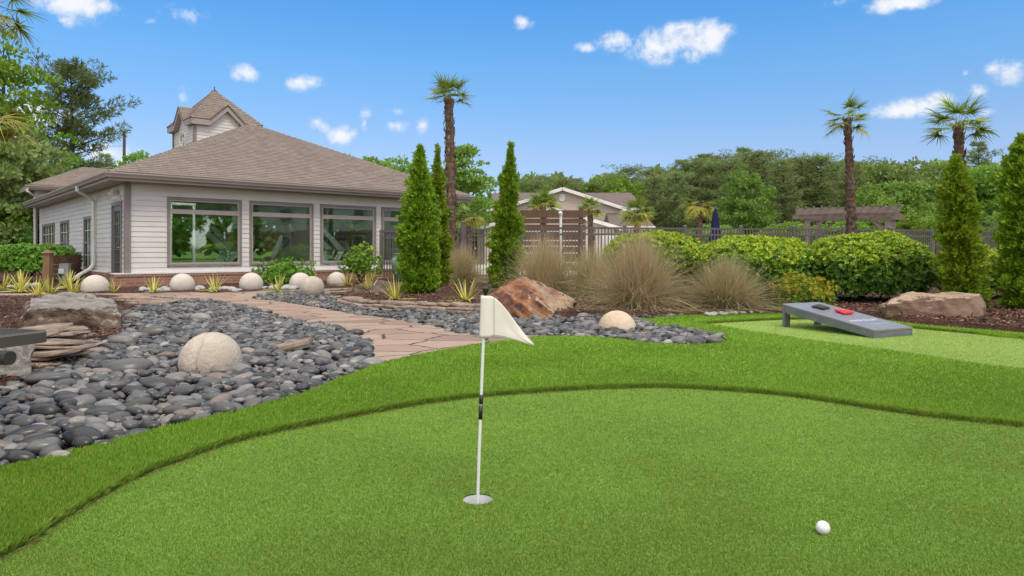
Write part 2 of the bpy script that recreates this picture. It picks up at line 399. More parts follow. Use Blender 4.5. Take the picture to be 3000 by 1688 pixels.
def mulch_mat():
    m, t = new_mat('shredded_bark'); o = coords(t)
    v = t.n('ShaderNodeTexVoronoi', {'Vector': t.n('ShaderNodeMapping', {'Vector': o, 'Scale': (1, 1.7, 1)}).outputs[0], 'Scale': 42.0})
    f = t.noise(o, 3, 4)
    col = t.ramp(v.outputs['Color'], [(0, (.06, .028, .019)), (.5, (.12, .056, .039)), (.85, (.18, .095, .066)), (1, (.30, .19, .14))])
    col = t.mix(t.smooth(f, .4, .7), col, (.08, .038, .027))
    finish(t, col, .9, .2, 0, bumpn(t, t.math('ADD', v.outputs['Distance'], t.noise(o, 110, 3)), 1.0, .03)); return m
M_mulch = mulch_mat()
def path_mat():
    m, t = new_mat('stamped_flagstone'); o = coords(t, scale=(.85, 1.25, 1))
    wv = t.n('ShaderNodeTexNoise', {'Vector': o, 'Scale': 2.4, 'Detail': 4.0}).outputs['Color']
    ow = t.n('ShaderNodeVectorMath', {0: o, 1: t.n('ShaderNodeVectorMath', {0: wv, 'Scale': .22}, operation='SCALE').outputs[0]}, operation='ADD').outputs[0]
    ow = t.n('ShaderNodeMapping', {'Vector': ow, 'Rotation': (0, 0, .6)}).outputs[0]
    e = t.n('ShaderNodeTexVoronoi', {'Vector': ow, 'Scale': 1.9, 'Randomness': .9}, feature='DISTANCE_TO_EDGE', voronoi_dimensions='2D').outputs['Distance']
    cc = t.n('ShaderNodeTexVoronoi', {'Vector': ow, 'Scale': 1.9, 'Randomness': .9}, voronoi_dimensions='2D').outputs['Color']
    v = t.n('ShaderNodeSeparateColor', {0: cc}).outputs[0]
    col = t.ramp(v, [(0, (.235, .148, .108)), (.35, (.335, .222, .162)), (.7, (.385, .265, .196)), (1, (.27, .188, .148))])
    g = t.noise(o, 9, 6, .65); col = t.mix(t.math('MULTIPLY', t.smooth(g, .42, .75), .45), col, (.17, .115, .09))
    col = t.mix(t.math('MULTIPLY', t.smooth(t.noise(o, 40, 4), .5, .8), .35), col, (.43, .325, .26))
    j = t.smooth(t.math('ADD', e, t.math('MULTIPLY', t.math('SUBTRACT', t.noise(o, 14, 3), .5), .02)), 0.012, .030)
    col = t.mix(j, (.030, .020, .016), col)
    h = t.math('ADD', t.math('MULTIPLY', j, 1.0), t.math('MULTIPLY', g, .35))
    finish(t, col, .62, .35, 0, bumpn(t, h, .7, .02)); return m
M_path = path_mat()
def far_ground_mat():
    m, t = new_mat('meadow_ground'); o = coords(t)
    col = t.mix(t.smooth(t.noise(o, .15, 5), .35, .65), (.075, .14, .022), (.13, .19, .035))
    col = t.mix(t.math('MULTIPLY', t.noise(o, 9, 4), .4), col, (.04, .08, .015))
    finish(t, col, .9, .1, 0, bumpn(t, t.noise(o, 14, 4), .6, .06)); return m
M_soil = plain('wet_reddish_soil', (.10, .052, .030), (.055, .032, .022), .85, .3, scale=5, bump=.02, bscale=40)
M_deck = plain('pale_pool_concrete', (.62, .57, .52), (.55, .50, .46), .8, .3, scale=.6, bump=.003)

# ------------------------------------------------------------------ ground sheets
S_ = lambda o: tag(o, kind='structure')
S_(sheet('ground', [(-900, -300), (900, -300), (900, 1200), (-900, 1200)], -.16, far_ground_mat()))
S_(sheet('bed_soil', [(-4.9, -3.9), (9.5, -3.9), (9.5, 9), (3, 13), (-2, 14.6), (-8, 14.6), (-8.5, 9), (-4.9, 3)], -.05, M_soil))
def mound(x, y): return .025 * noise.noise((x * .9, y * .9, 3.1)) + .012 * noise.noise((x * 3, y * 3, 1.1))
MU_BACK = [(-30, 14.72), (-9, 14.72), (-6.2, 14.55), (-3.6, 16.6), (-2.6, 19.5), (-1.2, 22.4), (-4, 24), (-30, 32)]
MU_LEFT = Gs([(-700,873),(0,872.5),(300,871.5),(430,878),(448,893),(400,905),(345,921),(352,990),(300,1003),(246,1006),(196,1076),(95,1098),(60,1118),(0,1150)]) + [(-4.0, 4.0), (-5.2, 1.2), (-9, 1.2)]
MU_RIGHT = [G(*p, z=.09) for p in [(1040,848),(1000,866),(1010,878),(1032,886),(1130,891),(1411,902),(1440,915),(1690,915),(1740,905),(1830,913),(1990,908),(2120,907),(2257,904),(2420,906),(2560,917),(2700,934),(2860,946),(3000,957)]] + [(8, 7.6), (12, 8.5), (12, 19), (5, 22.3), (-1.0, 22.3), (-2.4, 19.4)]
o = S_(sheet('mulch_bed', MU_BACK, .03, M_mulch, step=.5, zf=mound, skirt=.1))
o = S_(sheet('mulch_bed', MU_LEFT, .05, M_mulch, step=.5, zf=mound, skirt=.1))
o = S_(sheet('mulch_bed', MU_RIGHT, .09, M_mulch, step=.5, zf=mound, skirt=.1))
S_(MB().prism(PATH[::-1] if sum((PATH[i][0] * PATH[(i + 1) % len(PATH)][1] - PATH[(i + 1) % len(PATH)][0] * PATH[i][1]) for i in range(len(PATH))) < 0 else PATH, -.1, .015).build('path', M_path))
S_(sheet('pool_deck', [(-1.4, 22.5), (16, 22.5), (18, 46), (-8, 46), (-3, 26)], -.02, M_deck))
S_(sheet('putting_green', GREEN1, 0.0, M_green, holes=[HOLEP]))
S_(sheet('pale_putting_green', GREEN2, 0.0, M_green2))
LIP = .026
def roll(x, y): return .012 * noise.noise((x * .6, y * .6, 9.0))
S_(sheet('turf_fringe', FRINGE, LIP, M_fringe, holes=[GREEN1, GREEN2]))
mb = MB()
for loop in (GREEN1, GREEN2, FRINGE):
    for i in range(len(loop)):
        a, b = loop[i], loop[(i + 1) % len(loop)]
        mb.add([(a[0], a[1], -.03), (b[0], b[1], -.03), (b[0], b[1], LIP), (a[0], a[1], LIP)], [(0, 1, 2, 3)])
S_(mb.build('turf_edge', M_fringe))

# ------------------------------------------------------------------ turf fibres
TUFT = np.array([(-.5, 0, 0), (.5, 0, 0), (.32, .6, .03), (0, 1, .16)])
def px_points(r, n, x0=-700, x1=4100, y0=905, y1=2000):
    px = r.uniform(x0, x1, n); py = r.uniform(y0, y1, n)
    Y = CH * F / (py - HY); return (px - CX) / F * Y, Y
def near_lip(x, y, loop, dist):
    P0 = np.array(loop); m = np.full(len(x), 9.0)
    for a, b in zip(P0, np.roll(P0, -1, axis=0)):
        ab = b - a; L2 = (ab ** 2).sum()
        if L2 < 1e-9: continue
        tt = np.clip(((x - a[0]) * ab[0] + (y - a[1]) * ab[1]) / L2, 0, 1)
        m = np.minimum(m, np.hypot(x - a[0] - tt * ab[0], y - a[1] - tt * ab[1]))
    return m
def blades(r, x, y, z, L, W, lean, spread):
    n = len(x); d = np.column_stack([np.full(n, lean[0]), np.full(n, lean[1]), np.ones(n)]) + r.normal(size=(n, 3)) * spread
    d[:, 2] = np.abs(d[:, 2]) + .15
    nr = r.normal(size=(n, 3)) * .6 + np.array([0, -1, .2])
    return cards(np.column_stack([x, y, z]), d, nr, L, W, TUFT)
r = np.random.default_rng(11)
x, y = px_points(r, int(1800000 * TURF))
ok = inpoly(x, y, FRINGE) & ~inpoly(x, y, GREEN1) & ~inpoly(x, y, GREEN2)
x, y = x[ok], y[ok]; n = len(x)
patch = np.array([noise.noise((a * 1.3, b * 1.3, .5)) for a, b in zip(x[::1], y[::1])])
v, f = blades(r, x, y, np.full(n, LIP - .004), r.uniform(.011, .027, n) * (1 + .22 * patch), .0010 + .00125 * y, (.3, -.1), .46)
grp = [(v, f, 0)]
for loop, dens in ((G1_EDGE, 4200), (smooth_line(Gs(g2t), 3), 2200)):
    E0 = np.array(loop); seg = np.hypot(*np.diff(E0, axis=0).T); cum = np.concatenate([[0], np.cumsum(seg)])
    k = int(cum[-1] * dens * max(TURF, .3)); s = r.uniform(0, cum[-1], k)
    ex = np.interp(s, cum, E0[:, 0]); ey = np.interp(s, cum, E0[:, 1]); i = np.clip(np.searchsorted(cum, s) - 1, 0, len(seg) - 1)
    tx = np.diff(E0[:, 0])[i] / seg[i]; ty = np.diff(E0[:, 1])[i] / seg[i]
    off = r.uniform(-.004, .02, k)                   # the outside of the green lies to the left of the walking direction
    ex = ex - ty * off; ey = ey + tx * off
    clump = np.array([noise.noise((q * 14, 0, 2.2)) for q in s])
    d = np.column_stack([ty * .35 + tx * clump * .7, -tx * .35 + ty * clump * .7, np.ones(k)]) + r.normal(size=(k, 3)) * .22
    nr = np.column_stack([ty, -tx, np.full(k, .2)]) + r.normal(size=(k, 3)) * .5
    v, f = cards(np.column_stack([ex, ey, r.uniform(-.002, .014, k)]), d, nr, r.uniform(.026, .042, k), .0022 + .0009 * ey, TUFT)
    grp.append((v, f, 2))
    k2 = k // 9; sel = r.choice(k, k2, replace=False)
    d2 = np.column_stack([ty[sel] + r.normal(size=k2), -tx[sel] + r.normal(size=k2), r.uniform(.05, .5, k2)])
    v, f = cards(np.column_stack([ex[sel] + ty[sel] * (off[sel] + .006), ey[sel] - tx[sel] * (off[sel] + .006), np.full(k2, .003)]), d2, rdir(r, k2), r.uniform(.012, .026, k2), .0025, TUFT)
    grp.append((v, f, 1))
o = link('grass_blades', np_mesh('grass_blades', grp, [M_blade, M_thatch, M_lipLit])); tag(o, 'long green artificial turf blades of the fringe around both putting greens', 'turf', kind='stuff')
x, y = px_points(r, int(1250000 * TURF), y0=1100)
ok = inpoly(x, y, GREEN1) & (np.hypot(x - HOLE[0], y - HOLE[1]) > HOLE[2] + .001)
x, y = x[ok], y[ok]; n = len(x)
v, f = blades(r, x, y, np.full(n, -.001), r.uniform(.006, .012, n), .0018 + .0007 * y, (.1, -.05), .85)
o = link('turf_fibres', np_mesh('turf_fibres', [(v, f, 0)], [M_nub])); tag(o, 'short curly fibres covering the near putting green', 'turf', kind='stuff')
x, y = px_points(r, int(650000 * TURF), x0=1900, y0=925, y1=1250)
ok = inpoly(x, y, GREEN2)
x, y = x[ok], y[ok]; n = len(x)
v, f = blades(r, x, y, np.full(n, -.001), r.uniform(.006, .012, n), .0018 + .0007 * y, (.1, -.05), .85)
o = link('turf_fibres', np_mesh('turf_fibres', [(v, f, 0)], [M_nub2])); tag(o, 'short pale fibres covering the far putting green under the game board', 'turf', kind='stuff')
# ------------------------------------------------------------------ clubhouse
ANG = R(42.0); BC = (-9.331, 16.544); UU = (math.cos(ANG), math.sin(ANG)); VV = (-math.sin(ANG), math.cos(ANG))
def B2W(u, v): return (BC[0] + u * UU[0] + v * VV[0], BC[1] + u * UU[1] + v * VV[1])
def on_v(px, py, v):                                # local (u, z) of a pixel on the plane v = const
    k = (px - CX) / F; bx, by = BC[0] + v * VV[0], BC[1] + v * VV[1]
    u = (k * by - bx) / (UU[0] - k * UU[1]); return u, CH - (py - HY) / F * (by + u * UU[1])
def on_u(px, py, u):
    k = (px - CX) / F; bx, by = BC[0] + u * UU[0], BC[1] + u * UU[1]
    v = (k * by - bx) / (VV[0] - k * VV[1]); return v, CH - (py - HY) / F * (by + v * VV[1])
L_, D_ = 9.82, 13.4
M_siding = plain('vinyl_siding', (.67, .62, .585), (.61, .565, .535), .5, .35, scale=1.3, bump=.001, bscale=30, stretch=(1, 1, 4))
M_trim = plain('taupe_trim', (.245, .20, .185), (.215, .175, .165), .5, .35, scale=2)
M_trim2 = plain('light_taupe_frame', (.40, .325, .30), (.36, .295, .275), .45, .4, scale=2)
M_white = plain('white_trim', (.74, .71, .68), (.68, .65, .62), .5, .4, scale=2)
M_fascia = plain('mauve_fascia', (.36, .285, .265), (.32, .255, .24), .5, .4, scale=1)
M_door = plain('grey_door_paint', (.16, .145, .145), (.13, .12, .12), .45, .4)
M_metal = plain('brushed_metal', (.55, .53, .5), (.45, .43, .4), .35, .5, metal=1)
M_plaster = plain('room_plaster', (.70, .72, .68), (.64, .66, .62), .8, .2)
M_roomfloor = plain('room_floor', (.26, .26, .25), (.2, .2, .2), .5, .4)
M_black = plain('black_plastic', (.022, .022, .024), (.035, .035, .037), .4, .4)
M_grey = plain('grey_metal', (.33, .34, .34), (.27, .28, .28), .45, .4)
def brick_mat():
    m, t = new_mat('red_brown_brick'); o = coords(t)
    s = t.n('ShaderNodeSeparateXYZ', {0: o}).outputs
    vec = t.n('ShaderNodeCombineXYZ', {0: t.math('ADD', s[0], s[1]), 1: s[2]}).outputs[0]
    b = t.n('ShaderNodeTexBrick', {'Vector': vec, 'Color1': (.30, .125, .080, 1), 'Color2': (.40, .20, .13, 1), 'Mortar': (.42, .36, .30, 1), 'Scale': 1.0, 'Mortar Size': .006, 'Bias': -.1, 'Brick Width': .21, 'Row Height': .075})
    col = t.mix(t.math('MULTIPLY', t.noise(o, 7, 4), .5), b.outputs['Color'], (.17, .085, .06))
    finish(t, col, .85, .25, 0, bumpn(t, t.math('SUBTRACT', 1.0, b.outputs['Fac']), .8, .006)); return m
M_brick = brick_mat()
def shingle_mat(name, c, sc=1.0):
    m, t = new_mat(name); uv = t.n('ShaderNodeTexCoord').outputs['UV']
    b = t.n('ShaderNodeTexBrick', {'Vector': uv, 'Color1': c[0] + (1,), 'Color2': c[1] + (1,), 'Mortar': c[2] + (1,), 'Scale': 1.0, 'Mortar Size': .004, 'Brick Width': .23 * sc, 'Row Height': .14 * sc, 'Bias': 0.0}, offset=.37, squash=1.4, squash_frequency=3)
    n1 = t.noise(t.n('ShaderNodeMapping', {'Vector': uv, 'Scale': (2.5, 7, 1)}).outputs[0], 1.0, 3)
    col = t.mix(t.math('MULTIPLY', t.smooth(n1, .4, .65), .55), b.outputs['Color'], c[3])
    col = t.mix(t.math('MULTIPLY', t.noise(uv, 120, 2), .35), col, c[2])
    col = t.mix(t.math('MULTIPLY', t.smooth(t.noise(uv, .35, 3), .45, .7), .3), col, c[0])
    finish(t, col, .9, .2, 0, bumpn(t, t.noise(uv, 160, 2), .5, .004)); return m
M_shingle = shingle_mat('brown_shingles', [(.205, .168, .142), (.305, .255, .215), (.070, .056, .048), (.235, .155, .132)])
def glass_mat(name='window_glass', fac=.15, tint=(.80, .92, .85)):
    m, t = new_mat(name)
    g = t.n('ShaderNodeBsdfGlossy', {'Color': (.78, .86, .80, 1), 'Roughness': .015, 'Normal': bumpn(t, t.noise(coords(t), .9, 2), .05, .05)})
    tr = t.n('ShaderNodeBsdfTransparent', {'Color': tint + (1,)})
    fr = t.n('ShaderNodeFresnel', {'IOR': 1.5}).outputs[0]
    mx = t.n('ShaderNodeMixShader', {0: t.math('ADD', t.math('MULTIPLY', fr, .8), fac, clamp=True), 1: tr.outputs[0], 2: g.outputs[0]})
    t.n('ShaderNodeOutputMaterial', {'Surface': mx.outputs[0]}); return m
M_glass = glass_mat()

def auto_uv(me):
    uv = me.uv_layers.new(name='uv')
    for p in me.polygons:
        n = p.normal; s = Vector((-n.y, n.x, 0))
        s = s.normalized() if s.length > 1e-4 else Vector((1, 0, 0)); tt = n.cross(s)
        for li in p.loop_indices:
            c = me.vertices[me.loops[li].vertex_index].co; uv.data[li].uv = (c.dot(s), c.dot(tt))
def roof_plane(mb, A, B, C, D, step=.14, lift=.010):
    """shingle courses from the eave A-B up to D-C, every course lapping over the one below"""
    A, B, C, D = map(Vector, (A, B, C, D)); n = (B - A).cross(D - A).normalized()
    if n.z < 0: n = -n
    H = ((A + B) / 2 - (C + D) / 2).length; H = min((D - A).length, (C - B).length) if H < .1 else H
    k = max(2, int(H / step))
    for i in range(k):
        t0, t1 = i / k, min(1, (i + 1.25) / k)
        a0, b0, a1, b1 = A.lerp(D, t0), B.lerp(C, t0), A.lerp(D, t1), B.lerp(C, t1)
        hi, lo = n * (lift + .012), n * .008
        mb.add([a0 + hi, b0 + hi, b1 + lo, a1 + lo, a0 - n * .02, b0 - n * .02], [(0, 1, 2, 3), (4, 5, 1, 0)])
    mb.add([A - n * .03, B - n * .03, C - n * .03, D - n * .03], [(3, 2, 1, 0)])
def ridge_caps(mb, a, b, w=.26, step=.2, up=(0, 0, 1)):
    a, b = Vector(a), Vector(b); d = b - a; k = max(1, int(d.length / step)); d.normalize()
    x = d.cross(Vector(up)).normalized(); u = x.cross(d)
    L = (b - a).length / k
    for i in range(k):
        p, q = a + d * L * i, a + d * L * (i + 1.2)
        hi, lo = u * .035, u * .02
        mb.add([p + hi, p + x * w / 2 - u * .03, p - x * w / 2 - u * .03, q + lo, q + x * w / 2 - u * .045, q - x * w / 2 - u * .045], [(0, 1, 4, 3), (2, 0, 3, 5), (0, 2, 1)])
def siding(mb, s0, s1, z0, z1, openings, mp, h=.127, clip=None):
    """lap siding courses between s0..s1, broken at openings (a, b, za, zb); mp(s, out, z) -> point"""
    z = z0
    while z < z1 - .01:
        zt = min(z + h, z1)
        cuts = sorted([(a, b) for a, b, za, zb in openings if za < zt - .02 and zb > z + .02])
        x = s0; segs = []
        for a, b in cuts:
            if a > x: segs.append((x, a))
            x = max(x, b)
        if x < s1: segs.append((x, s1))
        for a, b in segs:
            if clip:
                a, b = max(a, clip(z)[0]), min(b, clip(z)[1])
                if b - a < .02: continue
            q = lambda s, o, zz: mp(s, o, zz)
            mb.add([q(a, .020, z), q(b, .020, z), q(b, .006, zt), q(a, .006, zt), q(a, -.02, z), q(b, -.02, z), q(b, -.02, zt), q(a, -.02, zt)],
                   [(0, 1, 2, 3), (4, 5, 1, 0), (3, 2, 6, 7), (0, 3, 7, 4), (1, 5, 6, 2), (7, 6, 5, 4)])
        z += h
club = empty('clubhouse', (BC[0], BC[1], 0), ANG, 'white sided clubhouse with brown hip roof, square cupola and wide gym windows', 'building')
FR = lambda s, o, z: (s, -o, z)                      # front wall: outward is -v
LF = lambda s, o, z: (-o, s, z)                      # left wall: outward is -u
WF = [(.895, 2.749), (2.96, 4.806), (5.019, 6.87), (7.06, 8.91)]
WL = [(3.62, 5.0, .36, 1.90), (7.4, 8.9, .42, 1.90), (10.1, 12.75, .40, 1.90)]
DOOR = (.40, 1.42, -.02, 2.12)
mb = MB(); siding(mb, .0, L_, .36, 2.56, [(a, b, .50, 2.25) for a, b in WF], FR)
mb.build('front_wall', M_siding, club)
mb = MB(); siding(mb, .0, D_ + .2, .36, 2.56, [DOOR] + [w for w in WL], LF)
mb.build('side_wall', M_siding, club)
mb = MB(); mb.prism([(-.055, -.055), (.075, -.055), (.075, 0), (0, 0), (0, .085), (-.055, .085)], .36, 2.555); mb.build('corner_trim', M_trim, club)
MB().bx(L_ - .08, L_ + .055, -.055, .0, .36, 2.55).build('corner_trim', M_trim, club)
mb = MB(); mb.bx(-.30, L_, -.14, -.02, -.2, .262); mb.bx(-.30, -.02, -.02, .30, -.2, .262); mb.bx(-.14, -.02, 1.46, D_, -.2, .262)
for i in range(int((L_ + .3) / .075)):               # rowlock course
    mb.bx(-.30 + i * .075, -.30 + i * .075 + .067, -.155, -.03, .264, .332)
for i in range(int((D_ - 1.5) / .075)): mb.bx(-.155, -.03, 1.46 + i * .075, 1.46 + i * .075 + .067, .264, .332)
mb.build('brick_base', M_brick, club)
mb = MB(); mb.bx(-.31, L_, -.16, .0, .334, .358); mb.bx(-.31, -.0, .003, .30, .334, .358); mb.bx(-.16, .0, 1.46, D_, .334, .358); mb.build('sill_ledge', M_white, club)
def picture_window(a, b):
    z0, z1 = .507, 2.25; w = .055
    mb = MB()
    mb.bx(a, b, -.045, .05, z1 - w, z1); mb.bx(a, b, -.045, .05, z0, z0 + w); mb.bx(a, a + w, -.045, .05, z0 + w, z1 - w); mb.bx(b - w, b, -.045, .05, z0 + w, z1 - w)
    mb.mi = 1; c = .038; a2, b2, y0, y1 = a + w, b - w, -.026, .04
    mb.bx(a2, b2, y0, y1, z1 - w - c, z1 - w); mb.bx(a2, b2, y0, y1, z0 + w, z0 + w + c); mb.bx(a2, a2 + c, y0, y1, z0 + w + c, z1 - w - c); mb.bx(b2 - c, b2, y0, y1, z0 + w + c, z1 - w - c)
    mb.bx(a2 + c, b2 - c, y0, y1, 1.84, 1.955)
    fr = mb.build('window', [M_trim, M_trim2], club)
    for q0, q1 in ((z0 + w + c, 1.84), (1.955, z1 - w - c)):
        MB().bx(a2 + c, b2 - c, .012, .018, q0, q1).build('pane', M_glass, fr)
for a, b in WF: picture_window(a, b)
def sash_window(v0, v1, z0, z1, twin=False):
    mb = MB(); w = .09; X0, X1 = -.04, .05
    mb.bx(X0, X1, v0, v1, z1 - w, z1); mb.bx(X0, X1, v0, v1, z0, z0 + w); mb.bx(X0, X1, v0, v0 + w, z0 + w, z1 - w); mb.bx(X0, X1, v1 - w, v1, z0 + w, z1 - w)
    zm = (z0 + z1) / 2 - .02; mb.bx(X0 + .01, X1, v0 + w, v1 - w, zm, zm + .06)
    mb.mi = 1
    n = 3 if twin else 2
    for i in range(1, n + 1):
        q = v0 + w + (v1 - v0 - 2 * w) * i / (n + 1); mb.bx(-.018, .0, q - .012, q + .012, z0 + w, zm); mb.bx(-.018, .0, q - .012, q + .012, zm + .06, z1 - w)
    for q in ((z0 + w + zm) / 2, (zm + .06 + z1 - w) / 2): mb.bx(-.016, .002, v0 + w, v1 - w, q - .010, q + .010)
    fr = mb.build('window', [M_trim, M_white], club)
    MB().bx(.012, .018, v0 + w, v1 - w, z0 + w, zm).build('pane', M_glass, fr); MB().bx(.012, .018, v0 + w, v1 - w, zm + .06, z1 - w).build('pane', M_glass, fr)
for i, w in enumerate(WL): sash_window(*w, twin=(i == 2))
# door
d0, d1, dz0, dz1 = DOOR
mb = MB(); mb.bx(-.05, .05, d0, d0 + .08, -.05, dz1); mb.bx(-.05, .05, d1 - .08, d1, -.05, dz1); mb.bx(-.05, .05, d0 + .08, d1 - .08, dz1 - .08, dz1)
mb.build('door_frame', M_trim, club)
mb = MB(); e0, e1 = d0 + .08, d1 - .08
mb.bx(-.02, .03, e0, e0 + .13, -.02, dz1 - .08); mb.bx(-.02, .03, e1 - .13, e1, -.02, dz1 - .08); mb.bx(-.02, .03, e0 + .13, e1 - .13, -.02, .28); mb.bx(-.02, .03, e0 + .13, e1 - .13, dz1 - .22, dz1 - .08)
for i in range(1, 5): q = .28 + (dz1 - .5) * i / 5; mb.bx(-.012, .025, e0 + .13, e1 - .13, q - .012, q + .012)
for i in range(1, 3): q = e0 + .13 + (e1 - e0 - .26) * i / 3; mb.bx(-.011, .024, q - .012, q + .012, .28, dz1 - .22)
dr = mb.build('door', M_door, club)
MB().bx(.006, .012, e0 + .13, e1 - .13, .28, dz1 - .22).build('pane', M_glass, dr)
MB().tube([(-.02, e0 + .06, .98), (-.07, e0 + .06, .98), (-.07, e0 + .19, .98)], .013).build('handle', M_metal, dr, smooth=True)
# soffit, fascia, gutters
E0, E1 = -.45, L_ + .45; ZE = 2.745; ZR = 5.26; RU = L_ / 2
mb = MB(); mb.bx(E0, E1, E0, 0, 2.562, 2.585); mb.bx(E0, 0, .0, D_, 2.562, 2.585); mb.bx(L_, E1, 0, D_, 2.562, 2.585); mb.build('soffit', M_fascia, club)
mb = MB(); mb.bx(E0, E1, E0 - .02, E0, 2.55, 2.72); mb.bx(E0 - .02, E0, E0, D_, 2.55, 2.72); mb.bx(E1, E1 + .02, E0, D_, 2.55, 2.72); mb.build('fascia', M_fascia, club)
def gutter(mb, a, b, out):                           # K-style gutter section swept from a to b
    a, b, o = Vector(a), Vector(b), Vector(out)
    sec = [(0, 0), (.075, 0), (.085, .03), (.12, .085), (.12, .115), (.105, .115), (.105, .09), (.07, .01), (0, .01)]
    mb.add([p + o * x + Vector((0, 0, z)) for p in (a, b) for x, z in sec], [(i, i + 1, i + 10, i + 9) for i in range(8)] + [tuple(range(9))[::-1], tuple(range(9, 18))])
mb = MB(); gutter(mb, (E0 - .13, E0 - .02, 2.62), (E1, E0 - .02, 2.62), (0, -1, 0)); gutter(mb, (E0 - .02, D_, 2.62), (E0 - .02, E0 - .13, 2.62), (-1, 0, 0)); mb.build('gutter', M_fascia, club)
A, B = (E0 - .04, E0 - .04, ZE), (E1 + .04, E0 - .04, ZE); AP = (RU, RU, ZR); RB = (RU, 20.0, ZR)
mb = MB(); roof_plane(mb, A, B, AP, AP); roof_plane(mb, (E0 - .04, D_ + .6, ZE), A, AP, (RU, D_ + .6, ZR)); roof_plane(mb, B, (E1 + .04, 20, ZE), RB, AP)
ro = mb.build('roof', M_shingle, club); auto_uv(ro.data)
mb = MB(); ridge_caps(mb, A, AP, up=(-.3, -.3, 1)); ridge_caps(mb, B, AP, up=(.3, -.3, 1)); ridge_caps(mb, AP, RB)
rc = mb.build('ridge_cap', M_shingle, ro); auto_uv(rc.data)
# downspouts
def downspout(path): return MB().tube(path, [.05] * len(path), n=6).build('downspout', M_white, club, smooth=False)
downspout([(-.53, 2.95, 2.64), (-.53, 2.98, 2.53), (-.42, 3.08, 2.46), (-.16, 3.28, 2.38), (-.085, 3.36, 2.28), (-.085, 3.37, .62), (-.10, 3.36, .50), (-.20, 3.30, .38), (-.45, 3.2, .24), (-.62, 3.1, .10)])
# side wall fittings
v_, z_ = on_u(268, 545, -.2)
mb = MB(); mb.box((-.10, .85, 2.40), (.12, .1, .09)); mb.tube([(-.10, .80, 2.38), (-.18, .76, 2.30)], [.05, .065], 8); mb.tube([(-.10, .9, 2.38), (-.18, .95, 2.30)], [.05, .065], 8); mb.build('floodlight', M_white, club)
mb = MB(); mb.box((-.06, .58, 2.2), (.08, .08, .14)); mb.tube([(-.09, .58, 2.2), (-.20, .60, 2.16)], [.04, .05], 8); mb.build('security_camera', M_white, club)
mb = MB(); mb.box((-.10, 7.0, .85), (.16, .36, .46)); mb.build('meter_box', M_grey, club, bevel=.015)
mb = MB(); mb.box((-.08, 5.55, .72), (.12, .26, .30)); mb.tube([(-.1, 5.55, .57), (-.12, 5.6, .48), (-.22, 6.0, .36), (-.3, 6.3, .1), (-.3, 6.3, -.1)], .035, 8); mb.build('conduit_box', M_grey, club, bevel=.01)
# rear block
RZ = 3.32
mb = MB(); siding(mb, -.05, 10, 2.4, RZ, [], lambda s, o, z: (s, D_ + .55 - o, z)); siding(mb, D_ + .55, D_ + 1.4, .2, RZ, [], lambda s, o, z: (-.05 - o, s, z)); mb.build('rear_wall', M_siding, club)
v0 = D_ + .1; v1 = v0 + 2.5
mb = MB(); roof_plane(mb, (-.4, v0, RZ + .13), (12, v0, RZ + .13), (12, v0 + 2.2, 4.5), (1.8, v0 + 2.2, 4.5)); roof_plane(mb, (-.4, v1, RZ + .13), (-.4, v0, RZ + .13), (1.8, v0 + 2.2, 4.5), (1.8, v0 + 2.2, 4.5))
rr = mb.build('roof', M_shingle, club); auto_uv(rr.data)
mb = MB(); mb.bx(-.4, 12, v0 + .002, v0 + .03, RZ - .06, RZ + .11); mb.bx(-.4, -.37, v0 + .03, v1, RZ - .06, RZ + .11); mb.bx(-.37, 12, v0 + .03, v0 + .6, RZ - .04, RZ - .01)
gutter(mb, (-.5, v0, RZ), (12, v0, RZ), (0, -1, 0)); mb.build('fascia', M_fascia, club)
downspout([(-.42, v0 - .05, RZ), (-.42, v0 - .02, RZ - .12), (-.12, v0 + .35, RZ - .3), (-.12, v0 + .38, 2.2), (-.12, v0 + .38, .4)])
# cupola
c0, c1, b0, b1 = 3.62, 6.2, 7.15, 10.0; cu, cv = (c0 + c1) / 2, (b0 + b1) / 2; z0, z1, zp, zg = 5.46, 5.66, 7.05, 6.26; ins = .20; gw = .64
mb = MB(); w0, w1, x0, x1 = c0 + ins, c1 - ins, b0 + ins, b1 - ins
faces = [(w0, w1, cu, lambda s, o, z: (s, x0 - o, z)), (x0, x1, cv, lambda s, o, z: (w0 - o, s, z)), (w0, w1, cu, lambda s, o, z: (s, x1 + o, z)), (x0, x1, cv, lambda s, o, z: (w1 + o, s, z))]
for s0, s1, cc, mp in faces:
    siding(mb, s0, s1, 3.9, 5.45, [], mp, .12); siding(mb, cc - gw, cc + gw, 5.45, zg - .05, [], mp, .12, clip=lambda z, cc=cc: (cc - gw * max(0, (zg - z - .10) / (zg - 5.45)), cc + gw * max(0, (zg - z - .10) / (zg - 5.45))))
cup = mb.build('cupola', M_siding, club)
t_ = .05
for u, v in ((w0, x0), (w1, x0), (w0, x1), (w1, x1)):
    mb = MB(); mb.bx(u - .06 if u == w0 else u - .04, u + .04 if u == w0 else u + .06, v - .06 if v == x0 else v - .04, v + .04 if v == x0 else v + .06, 3.9, 5.45)
    mb.build('cupola_corner_trim', M_trim, cup)
mb = MB(); peak = (cu, cv, zp)
cor = [(c0, b0), (c1, b0), (c1, b1), (c0, b1)]
